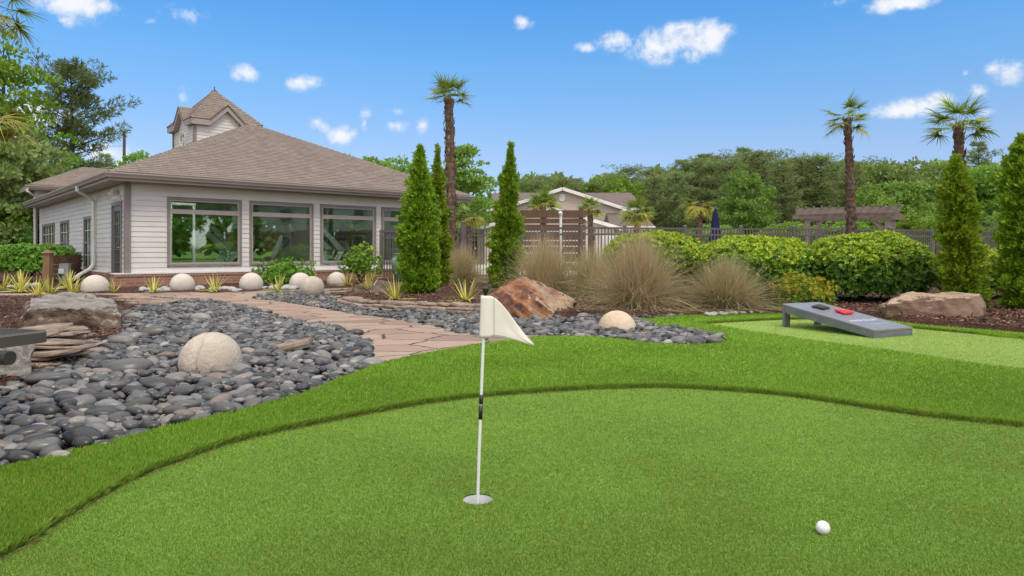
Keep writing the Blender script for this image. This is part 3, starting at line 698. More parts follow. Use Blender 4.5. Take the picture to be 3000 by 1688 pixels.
for i in range(4):
    p, q = Vector(cor[i] + (z1,)), Vector(cor[(i + 1) % 4] + (z1,)); pk = Vector(peak); f_ = (zg - z1) / (zp - z1)
    m_ = (p + q) / 2; tx = (q - p).normalized(); l, rr_ = m_ - tx * gw, m_ + tx * gw; V_ = m_.lerp(pk, f_); V_.z = zg; ql, qr = p.lerp(pk, f_), q.lerp(pk, f_)
    roof_plane(mb, p, l, V_, ql, .13, .008); roof_plane(mb, rr_, q, qr, V_, .13, .008); roof_plane(mb, ql, qr, pk, pk, .13, .008)
    nin = Vector((-tx.y, tx.x, 0)); g_ = m_ - nin * .02; g_.z = zg; dz = Vector((0, 0, -.02))   # the little gable's own two slopes
    roof_plane(mb, l - nin * .02 + dz, l + nin * .02 + dz, V_, g_, .13, .006); roof_plane(mb, rr_ + nin * .02 + dz, rr_ - nin * .02 + dz, g_, V_, .13, .006)
cr = mb.build('cupola_roof', M_shingle, cup); auto_uv(cr.data)
mb = MB()
for i in range(4): ridge_caps(mb, cor[i] + (z1 + .01,), peak, .2, .16, up=((cor[i][0] - cu) * .4, (cor[i][1] - cv) * .4, 1))
auto_uv(mb.build('cupola_ridge_cap', M_shingle, cup).data)
mb = MB(); H = z1 - z0
for mid, tx, nin, half in (((cu, b0), (1, 0), (0, 1), (c1 - c0) / 2), ((c0, cv), (0, 1), (1, 0), (b1 - b0) / 2), ((cu, b1), (1, 0), (0, -1), (c1 - c0) / 2), ((c1, cv), (0, 1), (-1, 0), (b1 - b0) / 2)):
    def pt(s, z, d): return (mid[0] + tx[0] * s + nin[0] * d, mid[1] + tx[1] * s + nin[1] * d, z)
    line = [(-half, z1 - .02), (-gw, z1 - .02), (0, zg - .02), (gw, z1 - .02), (half, z1 - .02)]
    for (sa, za), (sb, zb) in zip(line[:-1], line[1:]):
        mb.hexa([pt(sa, za - H, .0), pt(sb, zb - H, .0), pt(sb, zb - H, .035), pt(sa, za - H, .035)], [pt(sa, za, .0), pt(sb, zb, .0), pt(sb, zb, .035), pt(sa, za, .035)])
        mb.add([pt(sa, za - H + .02, .035), pt(sb, zb - H + .02, .035), pt(sb, zb - H + .02, ins), pt(sa, za - H + .02, ins)], [(0, 1, 2, 3)])
mb.build('cupola_fascia', M_fascia, cup)
M_archglass = glass_mat('arch_glass', .3, (.25, .32, .28))
M_archback = plain('dark_attic', (.10, .12, .10), (.08, .10, .08), .8, .2)
for mp, mid, ww, zb, ht in ((faces[1][3], cv + .10, .56, 4.55, .78), (faces[0][3], cu + .28, .62, 4.35, .9)):
    arch = [(-ww / 2, 0), (ww / 2, 0)] + [(ww / 2 * math.cos(a), ht - ww * .55 + ww * .55 * math.sin(a)) for a in np.linspace(0, math.pi, 12)]
    mb = MB(); n = len(arch)
    ring = [(x * 1.2, z * 1.08 - .03) for x, z in arch]
    vs = [mp(mid + x, .05, zb + z) for x, z in arch] + [mp(mid + x, .05, zb + z) for x, z in ring] + [mp(mid + x, .0, zb + z) for x, z in ring] + [mp(mid + x, .022, zb + z) for x, z in arch]
    fs = []
    for i in range(n):
        j = (i + 1) % n; fs += [(i, j, n + j, n + i), (n + i, n + j, 2 * n + j, 2 * n + i), (3 * n + i, 3 * n + j, j, i)]
    mb.add(vs, fs)
    mb.tube([mp(mid, .045, zb), mp(mid, .045, zb + ht * .98)], .014, 5); mb.tube([mp(mid, .045, zb + .02), mp(mid - ww * .42, .045, zb + ht * .6)], .012, 5); mb.tube([mp(mid, .045, zb + .02), mp(mid + ww * .42, .045, zb + ht * .6)], .012, 5)
    mb.build('cupola_window', M_white, cup)
    MB().add([mp(mid + x, .035, zb + z) for x, z in arch], [tuple(range(n))]).build('cupola_pane', M_archglass, cup)
    MB().add([mp(mid + x, .024, zb + z) for x, z in arch], [tuple(range(n))]).build('cupola_shade', M_archback, cup)
MB().lathe([(.0, 0), (.035, .0), (.02, .08), (.012, .12), (.02, .13), (.02, .15), (.008, .17), (0.002, .21)], (cu, cv, zp - .02), 8).build('finial', M_black, cup)
# room behind the gym windows
mb = MB(); mb.bx(.06, L_ - .06, .05, 6.0, -.02, .06); mb.mi = 1
mb.bx(.06, 2.6, 5.9, 6.0, .06, 2.5); mb.bx(2.6, L_ - .06, 5.9, 6.0, 2.15, 2.5); mb.bx(2.6, L_ - .06, 5.9, 6.0, .06, .5); mb.bx(5.0, 5.3, 5.9, 6.0, .5, 2.15); mb.bx(.06, .10, 1.6, 5.9, .06, 2.5); mb.bx(L_ - .10, L_ - .06, .1, 5.9, .06, 2.5); mb.bx(.06, L_ - .06, .06, 6, 2.5, 2.54); mb.bx(6.2, 6.3, 3.0, 5.9, .06, 2.5)  # back wall openings added to let daylight into the room
mb.build('gym_room', [M_roomfloor, M_plaster], club)

# light panels added out of view to brighten the gym machines
m_, t = new_mat('added_glow_panel'); e_ = t.n('ShaderNodeEmission', {'Color': (1.0, .96, .9, 1), 'Strength': 20.0}); t.n('ShaderNodeOutputMaterial', {'Surface': e_.outputs[0]}); M_addglow = m_
for u in (1.6, 3.9, 6.0, 8.2):
    for v in (.7,):
        e = empty('added_gym_light', (*B2W(u, v), 2.43), ANG, 'added light panel hidden above the wide windows, brightening the gym', 'added light', 'added light panels of the gym')
        MB().bx(-.62, .62, -.17, .17, 0, .07).build('panel_case', M_white, e); MB().bx(-.58, .58, -.13, .13, -.012, -.002).build('glow_panel', M_addglow, e)
# gym machines standing inside
M_machine = plain('machine_grey', (.30, .31, .31), (.24, .25, .25), .4, .4)
M_silver = plain('machine_silver', (.80, .82, .80), (.74, .76, .74), .4, .5)
def LW(u, v, z): return (*B2W(u, v), z)
def text_obj(name, s, size, mat_, parent, mtx, ext=.001, spacing=1.0):
    cu_ = bpy.data.curves.new(name, 'FONT'); cu_.body = s; cu_.size = size; cu_.extrude = ext; cu_.align_x = 'CENTER'; cu_.align_y = 'CENTER'; cu_.space_character = spacing
    cu_.materials.append(mat_)
    q = bpy.data.objects.new(name, cu_); COL.objects.link(q); bpy.context.view_layer.update()
    me = bpy.data.meshes.new_from_object(q.evaluated_get(bpy.context.evaluated_depsgraph_get())); bpy.data.objects.remove(q)
    if not me.materials: me.materials.append(mat_)
    o = link(name, me, parent); o.matrix_local = mtx; return o
def treadmill(u, v, rz, label, letters=True):
    e = empty('treadmill', LW(u, v, .06), ANG + rz, label, 'gym machine', 'gym machines behind the windows')
    MB().bx(-.9, .9, -.36, .36, .04, .24).build('deck', M_black, e, bevel=.03)
    mb = MB()
    for y in (-.40, .40): mb.hexa([(-.05, y - .03, .0), (.18, y - .03, .0), (.18, y + .03, .0), (-.05, y + .03, .0)], [(.50, y - .03, .82), (.68, y - .03, .82), (.68, y + .03, .82), (.50, y + .03, .82)])
    mb.build('upright', M_silver, e, bevel=.01)
    mb = MB(); mb.hexa([(.45, -.42, .84), (.74, -.42, .84), (.74, .42, .84), (.45, .42, .84)], [(.45, -.42, .90), (.72, -.42, .90), (.72, .42, .90), (.45, .42, .90)])
    for y in (-.40, .40): mb.hexa([(.45, y - .025, .86), (.72, y - .025, .86), (.72, y + .025, .86), (.45, y + .025, .86)], [(-.08, y - .025, 1.48), (.06, y - .025, 1.48), (.06, y + .025, 1.48), (-.08, y + .025, 1.48)])
    mb.bx(-.06, .05, -.38, .38, 1.36, 1.50); mb.build('console_arm', M_machine, e)
    mb = MB(); mb.hexa([(-.08, -.24, 1.50), (.02, -.24, 1.50), (.02, .24, 1.50), (-.08, .24, 1.50)], [(.0, -.24, 1.80), (.05, -.24, 1.80), (.05, .24, 1.80), (.0, .24, 1.80)]); mb.build('console', M_black, e)
    if letters:
        ang = math.atan2(.82, .53)
        m = Matrix.Translation((.30, -.432, .46)) @ Matrix.Rotation(R(90), 4, 'X') @ Matrix.Rotation(ang, 4, 'Z')
        text_obj('lettering', 'MATRIX', .17, M_black, e, m, .002, 1.25)
    return e
def elliptical(u, v, rz, label):
    e = empty('elliptical_trainer', LW(u, v, .06), ANG + rz, label, 'gym machine', 'gym machines behind the windows')
    mb = MB(); mb.bx(-.8, .8, -.06, .06, .0, .08); mb.bx(-.8, -.7, -.3, .3, 0, .07); mb.bx(.7, .8, -.3, .3, 0, .07)
    mb.lathe([(.0, -.12), (.26, -.12), (.30, -.05), (.30, .05), (.26, .12), (0, .12)], (0, 0, 0), 20)
    k = len(mb.v) - 6 * 20; mb.v[k:] = [(x + .45, z, y + .38) for x, y, z in mb.v[k:]]
    mb.build('base', M_black, e)
    MB().hexa([(.30, -.09, .40), (.52, -.09, .40), (.52, .09, .40), (.30, .09, .40)], [(.02, -.06, 1.30), (.14, -.06, 1.30), (.14, .06, 1.30), (.02, .06, 1.30)]).build('mast', M_machine, e, bevel=.02)
    MB().hexa([(-.06, -.16, 1.20), (.06, -.16, 1.16), (.06, .16, 1.16), (-.06, .16, 1.20)], [(-.02, -.18, 1.62), (.08, -.18, 1.60), (.08, .18, 1.60), (-.02, .18, 1.62)]).build('console', M_black, e, bevel=.02)
    for s in (-1, 1):
        MB().tube([(.30, s * .24, .55), (.05, s * .28, .95), (-.14, s * .30, 1.18), (-.22, s * .28, 1.32), (-.16, s * .26, 1.62)], .022, 6).build('handlebar', M_black, e, smooth=True)
        MB().beam((.62, s * .2, .36), (-.75, s * .2, .30), .08, .09).build('pedal_arm', M_machine, e)
    return e
u_, z_ = on_v(640, 790, 1.0); treadmill(u_ - .25, 1.1, R(0), 'silver lettered treadmill behind the leftmost wide window')
u_, z_ = on_v(905, 790, .9); elliptical(u_ - .7, 1.0, R(150), 'black elliptical trainer in the middle of the second wide window')
u_, z_ = on_v(775, 790, 1.8); elliptical(u_ + .1, 2.6, R(160), 'black elliptical trainer half hidden at the left of the second wide window')
u_, z_ = on_v(945, 790, 1.0); treadmill(u_ + .1, 1.5, R(0), 'silver lettered treadmill behind the third wide window')
u_, z_ = on_v(1010, 790, 2.0); elliptical(u_ + .2, 2.5, R(20), 'black elliptical trainer behind the third wide window')
u_, z_ = on_v(1050, 780, 2.4)
e = empty('dumbbell_rack', LW(u_ + .25, 3.0, .06), ANG, 'low rack of black dumbbells at the right of the third wide window', 'weight rack')
mb = MB(); mb.bx(-.7, .7, -.25, .25, .45, .50); mb.bx(-.7, .7, -.25, .25, .15, .20); mb.bx(-.7, -.64, -.25, .25, 0, .5); mb.bx(.64, .7, -.25, .25, 0, .5); mb.build('frame', M_machine, e)
for i in range(7):
    x = -.55 + i * .18; mb = MB(); mb.tube([(x, -.2, .57), (x, -.08, .57)], .06, 8); mb.tube([(x, .08, .57), (x, .2, .57)], .06, 8); mb.tube([(x, -.1, .57), (x, .1, .57)], .015, 6); mb.build('dumbbell', M_black, e)
e = empty('weight_machine', LW(*[on_v(530, 700, 1.2)[0], 1.6], .06), ANG, 'tall cable weight machine at the left of the leftmost wide window', 'gym machine', 'gym machines behind the windows')
mb = MB(); mb.bx(-.5, .5, -.05, .05, 0, .08)
for x in (-.45, -.15, .45): mb.bx(x - .03, x + .03, -.04, .04, .08, 2.1)
mb.bx(-.5, .5, -.05, .05, 2.1, 2.17); mb.build('frame', M_silver, e)
MB().bx(-.42, -.18, -.08, .08, .1, .9).build('weight_stack', M_black, e)
# ------------------------------------------------------------------ golf flag, cup and ball
M_whiteplastic = plain('white_plastic', (.74, .74, .72), (.70, .70, .68), .35, .5)
M_vinyl = plain('cream_vinyl', (.76, .695, .625), (.71, .645, .58), .55, .35, scale=9, bump=.0015, bscale=220)
M_blk = plain('satin_black_plastic', (.012, .014, .014), (.020, .022, .022), .42, .5)
mb = MB(); n = 40
mb.lathe([(.0530, -.004), (.0525, -.10)], (0, 0, 0), n); mb.lathe([(.0545, -.10), (.0545, -.003), (.0530, -.003)], (0, 0, 0), n)
mb.lathe([(.0525, -.10), (.0, -.10)], (0, 0, 0), n)
cup_ = mb.build('golf_cup', M_whiteplastic, smooth=True, loc=(HOLE[0], HOLE[1], 0)); tag(cup_, 'white cup sunk in the near putting green around the foot of the flag stick', 'golf cup')
fx, fy = HOLE[0], HOLE[1]
top = Vector((P(1421, 846, fy)[0], fy, P(1421, 846, fy)[2])); bot = Vector((fx, fy, -.095))
fl = empty('golf_flag', (fx, fy, 0), 0, 'small practice flag with cream pennant and black grip bands on the near putting green', 'golf flag')
pole = lambda z: Vector(((bot.x - fx) + (top.x - bot.x) * max(0, (z + .02)) / (top.z + .02) - .0, 0, z))
def bend(z):                                        # the stick leans and bows slightly to the right towards the top
    q = max(0, z) / .77; return Vector((.0285 * (q ** 1.15), .0, z))
MB().tube([bend(z) for z in np.linspace(-.095, .72, 14)], .0058, 12).build('stick', M_whiteplastic, fl, smooth=True)
z0, z1 = P(1405, 1228, fy)[2], P(1405, 1187, fy)[2]; z2, z3 = P(1405, 1184, fy)[2], P(1405, 1156, fy)[2]
MB().tube([bend(z0), bend(z1)], .0074, 14).build('grip_band', M_blk, fl, smooth=True); MB().tube([bend(z2), bend(z3)], .0074, 14).build('grip_band', M_blk, fl, smooth=True)
zt = top.z
b_ = bend(zt)
MB().lathe([(.0, -.020), (.0060, -.020), (.0060, -.001), (.0088, .002), (.011, .011), (.0128, .0165), (.0128, .019), (.010, .0215), (0, .0225)], (b_.x, 0, zt - .017), 24).build('cap', M_blk, fl, smooth=True)
# pennant: a sleeve round the stick and a sheet that sags to its point
def fpx(px, py): q = P(px, py, fy); return q[0] - fx, q[2]
topc = [fpx(*p) for p in smooth_line([(1408.5,866),(1425,866.5),(1443,869),(1462,883),(1485,909),(1511,944),(1538,978),(1563.5,1003)], 4)]
botc = [fpx(*p) for p in smooth_line([(1404,990),(1420,990),(1443,989),(1462,990),(1484,992),(1510,996),(1537,1002),(1562.5,1010)], 4)]
mb = MB(); k = 14; cols = len(topc); V = []
for i, (a, b) in enumerate(zip(topc, botc)):
    for j in range(k + 1):
        q = j / k; x = a[0] + (b[0] - a[0]) * q; z = a[1] + (b[1] - a[1]) * q
        s = max(0, (i - 8) / (cols - 9)); y = -.002 + .020 * math.sin(s * 4.6 + q * 1.1) * s - .02 * s * s + .0035 * s * noise.noise((i * .22, j * .30, 4.0)) + .0022 * math.sin((s * 9 - q * 5)) * s * (1 - q * .4)
        V.append((x, y, z))
for i in range(8 * (k + 1)): pass
fs = [(i * (k + 1) + j, (i + 1) * (k + 1) + j, (i + 1) * (k + 1) + j + 1, i * (k + 1) + j + 1) for i in range(cols - 1) for j in range(k)]
S0 = 8
for i in range(S0 + 1):                              # sleeve bulges round the stick
    for j in range(k + 1):
        x, y, z = V[i * (k + 1) + j]; V[i * (k + 1) + j] = (x, -.0082 * math.sin(math.pi * min(1, i / S0)) ** .8, z)
mb.add(V, fs)
bk = [(x, .0080 * math.sin(math.pi * min(1, (q // (k + 1)) / S0)) ** .8, z) for q, (x, y, z) in enumerate(V[:(S0 + 1) * (k + 1)])]
mb.add(bk, [tuple(reversed(f)) for f in fs[:S0 * k]])
pn = mb.build('pennant', M_vinyl, fl, smooth=True)
md = pn.modifiers.new('thick', 'SOLIDIFY'); md.thickness = .0008; md.offset = 0
mb = MB()                                            # stitched seam and hem
seam = [V[(S0 + 1) * (k + 1) + j] for j in range(0, k + 1)]
mb.tube([(x, y - .0016, z) for x, y, z in seam], .0007, 5)
mb.build('seam', plain('seam_thread', (.44, .41, .35), None, .7, .2), pn)
mb = MB(); mb.tube([(V[i * (k + 1) + k - 1][0], V[i * (k + 1) + k - 1][1] - .0016, V[i * (k + 1) + k - 1][2]) for i in range(S0, cols)], .0006, 5); mb.build('hem', plain('hem_thread', (.44, .41, .35), None, .7, .2), pn)
def golf_ball(loc, r=.0214):
    bm = bmesh.new(); bmesh.ops.create_icosphere(bm, subdivisions=5, radius=1)
    V = np.array([v.co[:] for v in bm.verts]); N = 336; i = np.arange(N) + .5
    ph = np.arccos(1 - 2 * i / N); th = math.pi * (1 + 5 ** .5) * i
    D = np.column_stack([np.cos(th) * np.sin(ph), np.sin(th) * np.sin(ph), np.cos(ph)])
    dd = np.arccos(np.clip(V @ D.T, -1, 1)).min(axis=1); rad = .088
    s = r * (1 - .034 * np.clip(1 - (dd / rad) ** 2, 0, 1))
    for v, q in zip(bm.verts, V * s[:, None]): v.co = q
    o = bm_obj('golf_ball', bm, M_whiteplastic, smooth=True); o.location = (loc[0], loc[1], r - .001); o.rotation_euler = (.4, .3, .2)
    mb = MB(); d = Vector((.55, -.6, -.45)).normalized()
    x = d.cross(Vector((0, 0, 1))).normalized(); y = x.cross(d)
    mb.add([(d + x * a * .13 + y * b * .05).normalized() * r * 1.004 for a, b in ((-1, -1), (1, -1), (1, 1), (-1, 1))], [(0, 1, 2, 3)]); mb.build('mark', M_blk, o)
    return o
bx_, by_ = G(2411, 1565); tag(golf_ball((bx_, by_)), 'white dimpled golf ball lying on the near putting green', 'golf ball')

# ------------------------------------------------------------------ bean bag toss board
M_bside = plain('weathered_grey_paint', (.165, .175, .18), (.125, .135, .14), .55, .4, scale=5, stretch=(1, 1, 5), bump=.001, bscale=50)
M_btop = plain('satin_slate_paint', (.23, .22, .235), (.21, .20, .215), .30, .4, scale=2)
BO = (3.71, 7.0); BA = math.atan2(.43, .903)
bd = empty('bean_bag_board', (BO[0], BO[1], 0), BA, 'slanted grey bean bag toss board on the pale putting green', 'cornhole board')
Wd, Ln, h0, h1, th = .61, 1.19, .088, .275, .02
zt = lambda y: h0 + (h1 - h0) * y / Ln
mb = MB(); e = .004
mb.hexa([(-e, -e, zt(0) - th), (Wd + e, -e, zt(0) - th), (Wd + e, Ln + e, zt(Ln) - th), (-e, Ln + e, zt(Ln) - th)], [(-e, -e, zt(0)), (Wd + e, -e, zt(0)), (Wd + e, Ln + e, zt(Ln)), (-e, Ln + e, zt(Ln))])
mb.build('deck', M_btop, bd, bevel=.002)
for x0, x1 in ((0, .03), (Wd - .03, Wd)):
    b0_, b1_ = .0, zt(Ln) - .10
    MB().hexa([(x0, 0, .0), (x1, 0, .0), (x1, Ln, b1_), (x0, Ln, b1_)], [(x0, 0, zt(0) - th), (x1, 0, zt(0) - th), (x1, Ln, zt(Ln) - th), (x0, Ln, zt(Ln) - th)]).build('side_panel', M_bside, bd, bevel=.002)
MB().bx(.03, Wd - .03, .001, .03, .0, zt(0) - th - .001).build('front_panel', M_bside, bd, bevel=.002)
MB().bx(.03, Wd - .03, Ln - .03, Ln - .001, zt(Ln) - .10, zt(Ln) - th - .003).build('rear_panel', M_bside, bd, bevel=.002)
for x0, x1 in ((-.002, .088), (Wd - .088, Wd + .002)):
    MB().hexa([(x0, Ln - .035, 0), (x1, Ln - .035, 0), (x1, Ln + .003, 0), (x0, Ln + .003, 0)], [(x0, Ln - .035, zt(Ln) - th - .008), (x1, Ln - .035, zt(Ln) - th - .008), (x1, Ln + .003, zt(Ln) - th - .004), (x0, Ln + .003, zt(Ln) - th - .004)]).build('leg', M_bside, bd, bevel=.002)
    xs = x0 if x0 < .1 else x1
for y in (.72, .10, 1.10):
    MB().lathe([(.0, .004), (.007, .003), (.008, 0)], (0, 0, 0), 10).build('screw', M_metal, bd).matrix_local = Matrix.Translation((-.002, y, zt(y) * .5 + .02 * y)) @ Matrix.Rotation(R(-90), 4, 'Y')
slope = math.atan2(h1 - h0, Ln)
M_print = plain('white_print', (.72, .73, .78), None, .4, .4); M_print2 = plain('pale_blue_print', (.30, .38, .55), None, .4, .4)
def deck_m(x, y, dz=.0012): return Matrix.Translation((x, y, zt(y) + dz)) @ Matrix.Rotation(slope, 4, 'X')
text_obj('lettering', 'RIVER BLUFF', .082, M_print, bd, deck_m(Wd / 2, .345), .0004, .95)
text_obj('lettering', 'apartment homes', .042, M_print2, bd, deck_m(Wd / 2 + .06, .262), .0004)
text_obj('lettering', 'a community of friends', .028, M_print, bd, deck_m(Wd / 2 + .06, .200), .0004)
def bean_bag(x, y, rz, mat_, label, tilt=.1):
    n = 18; mb = MB(); V = []
    r0 = np.random.default_rng(int(x * 1000) + 5)
    wr = r0.uniform(-1, 1, 6)
    for sgn in (1, -1):
        for i in range(n + 1):
            for j in range(n + 1):
                a, b = i / n * 2 - 1, j / n * 2 - 1
                pin = 1 - .10 * (1 - abs(a)) * abs(b) ** 3 - .0; pin2 = 1 - .10 * (1 - abs(b)) * abs(a) ** 3
                px_, py_ = a * .078 * pin2, b * .078 * pin
                h = .021 * max(0, (1 - a ** 4)) ** .5 * max(0, (1 - b ** 4)) ** .5
                z = .012 + sgn * h + (.010 * (a * b) * wr[0] + .008 * a * a * abs(wr[1]) + .010 * b * b * abs(wr[2])) + (.003 * noise.noise((a * 3, b * 3, x * 9)) if sgn > 0 else 0)
                V.append((px_, py_, max(z, .0015) if sgn < 0 else max(z, .003)))
    fs = []; N = (n + 1) ** 2
    for i in range(n):
        for j in range(n):
            q = (i * (n + 1) + j, (i + 1) * (n + 1) + j, (i + 1) * (n + 1) + j + 1, i * (n + 1) + j + 1)
            fs += [q, tuple(reversed([p + N for p in q]))]
    mb.add(V, fs); o = mb.build('bean_bag', mat_, smooth=True)
    w = Matrix.Translation((BO[0], BO[1], 0)) @ Matrix.Rotation(BA, 4, 'Z') @ deck_m(x, y, .001) @ Matrix.Rotation(rz, 4, 'Z')
    o.matrix_world = w; return tag(o, label, 'bean bag')
M_bagk = plain('charcoal_cloth', (.035, .037, .04), (.05, .052, .055), .8, .3, scale=40, bump=.001, bscale=400)
M_bagr = plain('red_cloth', (.62, .035, .05), (.55, .03, .042), .7, .3, scale=40, bump=.001, bscale=400)
bean_bag(.30, .905, .2, M_bagk, 'charcoal bean bag lying near the raised end of the toss board')
bean_bag(.375, .655, -.1, M_bagr, 'red bean bag lying on the middle of the toss board')

# ------------------------------------------------------------------ stone spheres
def stone_mat(name, a, b, c, pit=1.0):
    m, t = new_mat(name); o = coords(t)
    f = t.noise(o, 4, 5, .6); col = t.mix(t.smooth(f, .35, .68), a, b)
    col = t.mix(t.math('MULTIPLY', t.smooth(t.noise(o, 11, 6, .7), .52, .75), .45), col, c)
    v = t.n('ShaderNodeTexVoronoi', {'Vector': o, 'Scale': 55.0}).outputs['Distance']
    pitm = t.math('MULTIPLY', t.smooth(v, .0, .28), t.smooth(t.noise(o, 16, 3), .30, .55))
    h = t.math('ADD', t.math('MULTIPLY', pitm, .6 * pit), t.math('ADD', t.noise(o, 90, 4), t.math('MULTIPLY', f, 1.2)))
    finish(t, col, .9, .2, 0, bumpn(t, h, .8, .008)); return m
M_sph = stone_mat('pale_cast_stone', (.50, .43, .355), (.42, .355, .29), (.31, .25, .19))
M_sphw = stone_mat('tan_cast_stone', (.56, .42, .29), (.60, .50, .39), (.44, .30, .19))
M_sphp = stone_mat('smooth_pale_stone', (.58, .51, .45), (.52, .455, .395), (.44, .38, .325), .15)
def sphere(px, py, Y, r, mat_, label, crack=None, zc=None):
    bm = bmesh.new(); bmesh.ops.create_icosphere(bm, subdivisions=5 if crack is None else 6, radius=r)
    sx_ = random.random() * 9
    for v in bm.verts:
        d = 1 + .012 * noise.noise(v.co * (2.2 / r * .25) + Vector((sx_, 0, 0)))
        if crack is not None:
            q = v.co.normalized(); w = q.x - crack + .03 * math.sin(q.z * 6 + 1) + .012 * noise.noise(q * 9)
            if q.y < .3 and q.z > -.55: d -= .075 * math.exp(-(w / .030) ** 2)
            if q.z > -.9 and w < -.0: d -= .010
            d += .004 * noise.noise(q * 14)
        v.co *= d
    o = bm_obj('stone_sphere', bm, mat_, smooth=True); q = P(px, py, Y); o.location = q if zc is None else (q[0], q[1], zc)
    return tag(o, label, 'stone sphere', 'stone spheres among the beds')
sphere(617, 1060, 5.2, .226, M_sph, 'largest looking cracked stone sphere in the river stones', crack=-.02)
sphere(915, 843, 13.2, .225, M_sph, 'whole stone sphere standing on pebbles in front of the other wall spheres')
sphere(1808, 966, 7.75, .217, M_sphw, 'tan stone sphere half sunk in pebbles beside the red boulder')
sphere(279, 842, 15.0, .275, M_sphp, 'squat stone sphere below the downspout beside the door')
sphere(534, 835, 15.2, .255, M_sphp, 'stone sphere by the brick base below the leftmost window')
sphere(736, 832, 15.5, .255, M_sphp, 'stone sphere left of the green wall bush')
sphere(880, 830, 16.3, .255, M_sphp, 'stone sphere partly hidden behind the whole sphere on pebbles')
sphere(986, 825, 17.9, .25, M_sphp, 'farthest stone sphere beside the small bush near the gate')

# ------------------------------------------------------------------ boulders
def rock_mat(name, stops, sc=3, band=None, bump=.03):
    m, t = new_mat(name); o = coords(t)
    f = t.noise(o, sc, 7, .62, .4)
    if band:
        vec, fr, am = band
        d = t.n('ShaderNodeVectorMath', {0: o, 1: vec}, operation='DOT_PRODUCT').outputs['Value']
        w = t.math('SINE', t.math('ADD', t.math('MULTIPLY', d, fr), t.math('MULTIPLY', t.noise(o, 2.2, 4), 9)))
        f = t.math('ADD', f, t.math('MULTIPLY', w, am))
    col = t.ramp(f, stops)
    fi = t.noise(o, sc * 9, 6, .7); col = t.mix(t.math('MULTIPLY', t.smooth(fi, .45, .75), .4), col, stops[0][1])
    h = t.math('ADD', t.math('MULTIPLY', f, .8), t.math('MULTIPLY', fi, .35))
    finish(t, col, .75, .3, 0, bumpn(t, h, .75, bump)); return m
M_rockA = rock_mat('grey_brown_rock', [(.3, (.042, .028, .020)), (.45, (.105, .066, .045)), (.6, (.135, .092, .068)), (.75, (.17, .135, .11))], 3, ((.2, .2, 1), 30, .05))
M_rockR = rock_mat('rust_red_rock', [(.26, (.042, .026, .026)), (.40, (.145, .062, .040)), (.51, (.27, .105, .045)), (.62, (.34, .18, .085)), (.75, (.18, .105, .092))], 8, ((.55, .1, .84), 24, .11), .03)
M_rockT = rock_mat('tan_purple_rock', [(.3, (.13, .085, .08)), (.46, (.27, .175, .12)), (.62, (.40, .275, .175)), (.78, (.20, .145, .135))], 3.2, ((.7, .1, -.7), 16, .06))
M_rockB = rock_mat('tan_sandstone', [(.3, (.065, .036, .026)), (.45, (.145, .086, .058)), (.6, (.215, .14, .095)), (.75, (.18, .135, .11))], 2.2, ((.3, .1, .2), 8, .05))
M_rockW = rock_mat('pale_grey_rock', [(.3, (.10, .085, .075)), (.45, (.28, .25, .22)), (.6, (.42, .39, .36)), (.75, (.50, .47, .44))], 9)
def rock(name, pts, mat_, label, **kw):
    c = np.mean(pts, axis=0); c[2] = 0
    bm = hull_rock([tuple(np.array(p) - c) for p in pts], **kw)
    o = bm_obj(name, bm, mat_, smooth=False); o.location = c; return tag(o, label, 'boulder')
o = rock('boulder', [P(36,1003,7.55), P(354,1003,7.42), P(60,950,7.6), P(90,905,7.55), P(170,902,7.5), P(245,905,7.42), P(341,898,7.6), P(350,930,7.5), P(90,873,8.4), P(150,868,8.7), P(205,863,8.8), P(270,868,8.7), P(331,880,8.5), (-6.3, 9.1, -.05), (-5.0, 9.0, -.05), (-5.95, 8.2, -.05)], M_rockA,
     'grey brown block shaped boulder with a flat top beside the stacked slates', sub=5, amp=.045, scale=3.2, seed=2, keep=0, strata=((.1, .2, 1), 7.5, .014))
M_rockTop = rock_mat('grey_top_rock', [(.3, (.10, .085, .075)), (.45, (.20, .175, .16)), (.6, (.27, .24, .22)), (.75, (.33, .30, .28))], 4, ((.2, 1, .1), 26, .06))
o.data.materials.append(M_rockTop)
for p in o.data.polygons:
    if p.normal.z + .12 * noise.noise(p.center * 6) > .62: p.material_index = 1  # upward faces take the lighter grey rock
red = [(*G(1436,928),-.05), (*G(1520,936),-.05), (*G(1600,940),-.05), P(1437,866,9.2), P(1440,900,9.05), P(1460,838,9.35), P(1500,822,9.5), P(1524,813,9.6), P(1554,813,9.6), P(1578,823,9.7), P(1556,838,9.32), P(1586,862,9.15), P(1600,885,9.0), P(1624,912,8.95), P(1592,934,8.85),
       P(1611,841,9.8), P(1641,858,9.95), P(1682,877,9.8), P(1681,898,9.6), P(1667,922,9.3), (*G(1675,925),-.05), (.9, 10.3, -.05), (-.25, 10.2, -.05)]
bmr = hull_rock([tuple(np.array(p) - np.array((.2, 9.4, 0))) for p in red], sub=5, amp=.042, scale=3.6, seed=5, keep=.0, strata=((.55, .1, .84), 8.0, .040))
o = bm_obj('boulder', bmr, M_rockR); o.location = (.2, 9.4, 0); tag(o, 'rust red layered boulder behind the flag', 'boulder')
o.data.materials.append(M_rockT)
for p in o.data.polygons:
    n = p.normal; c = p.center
    if n.x * .80 + n.z * .55 - n.y * .05 + .08 * noise.noise(c * 5) > .60 and c.x > .02: p.material_index = 1
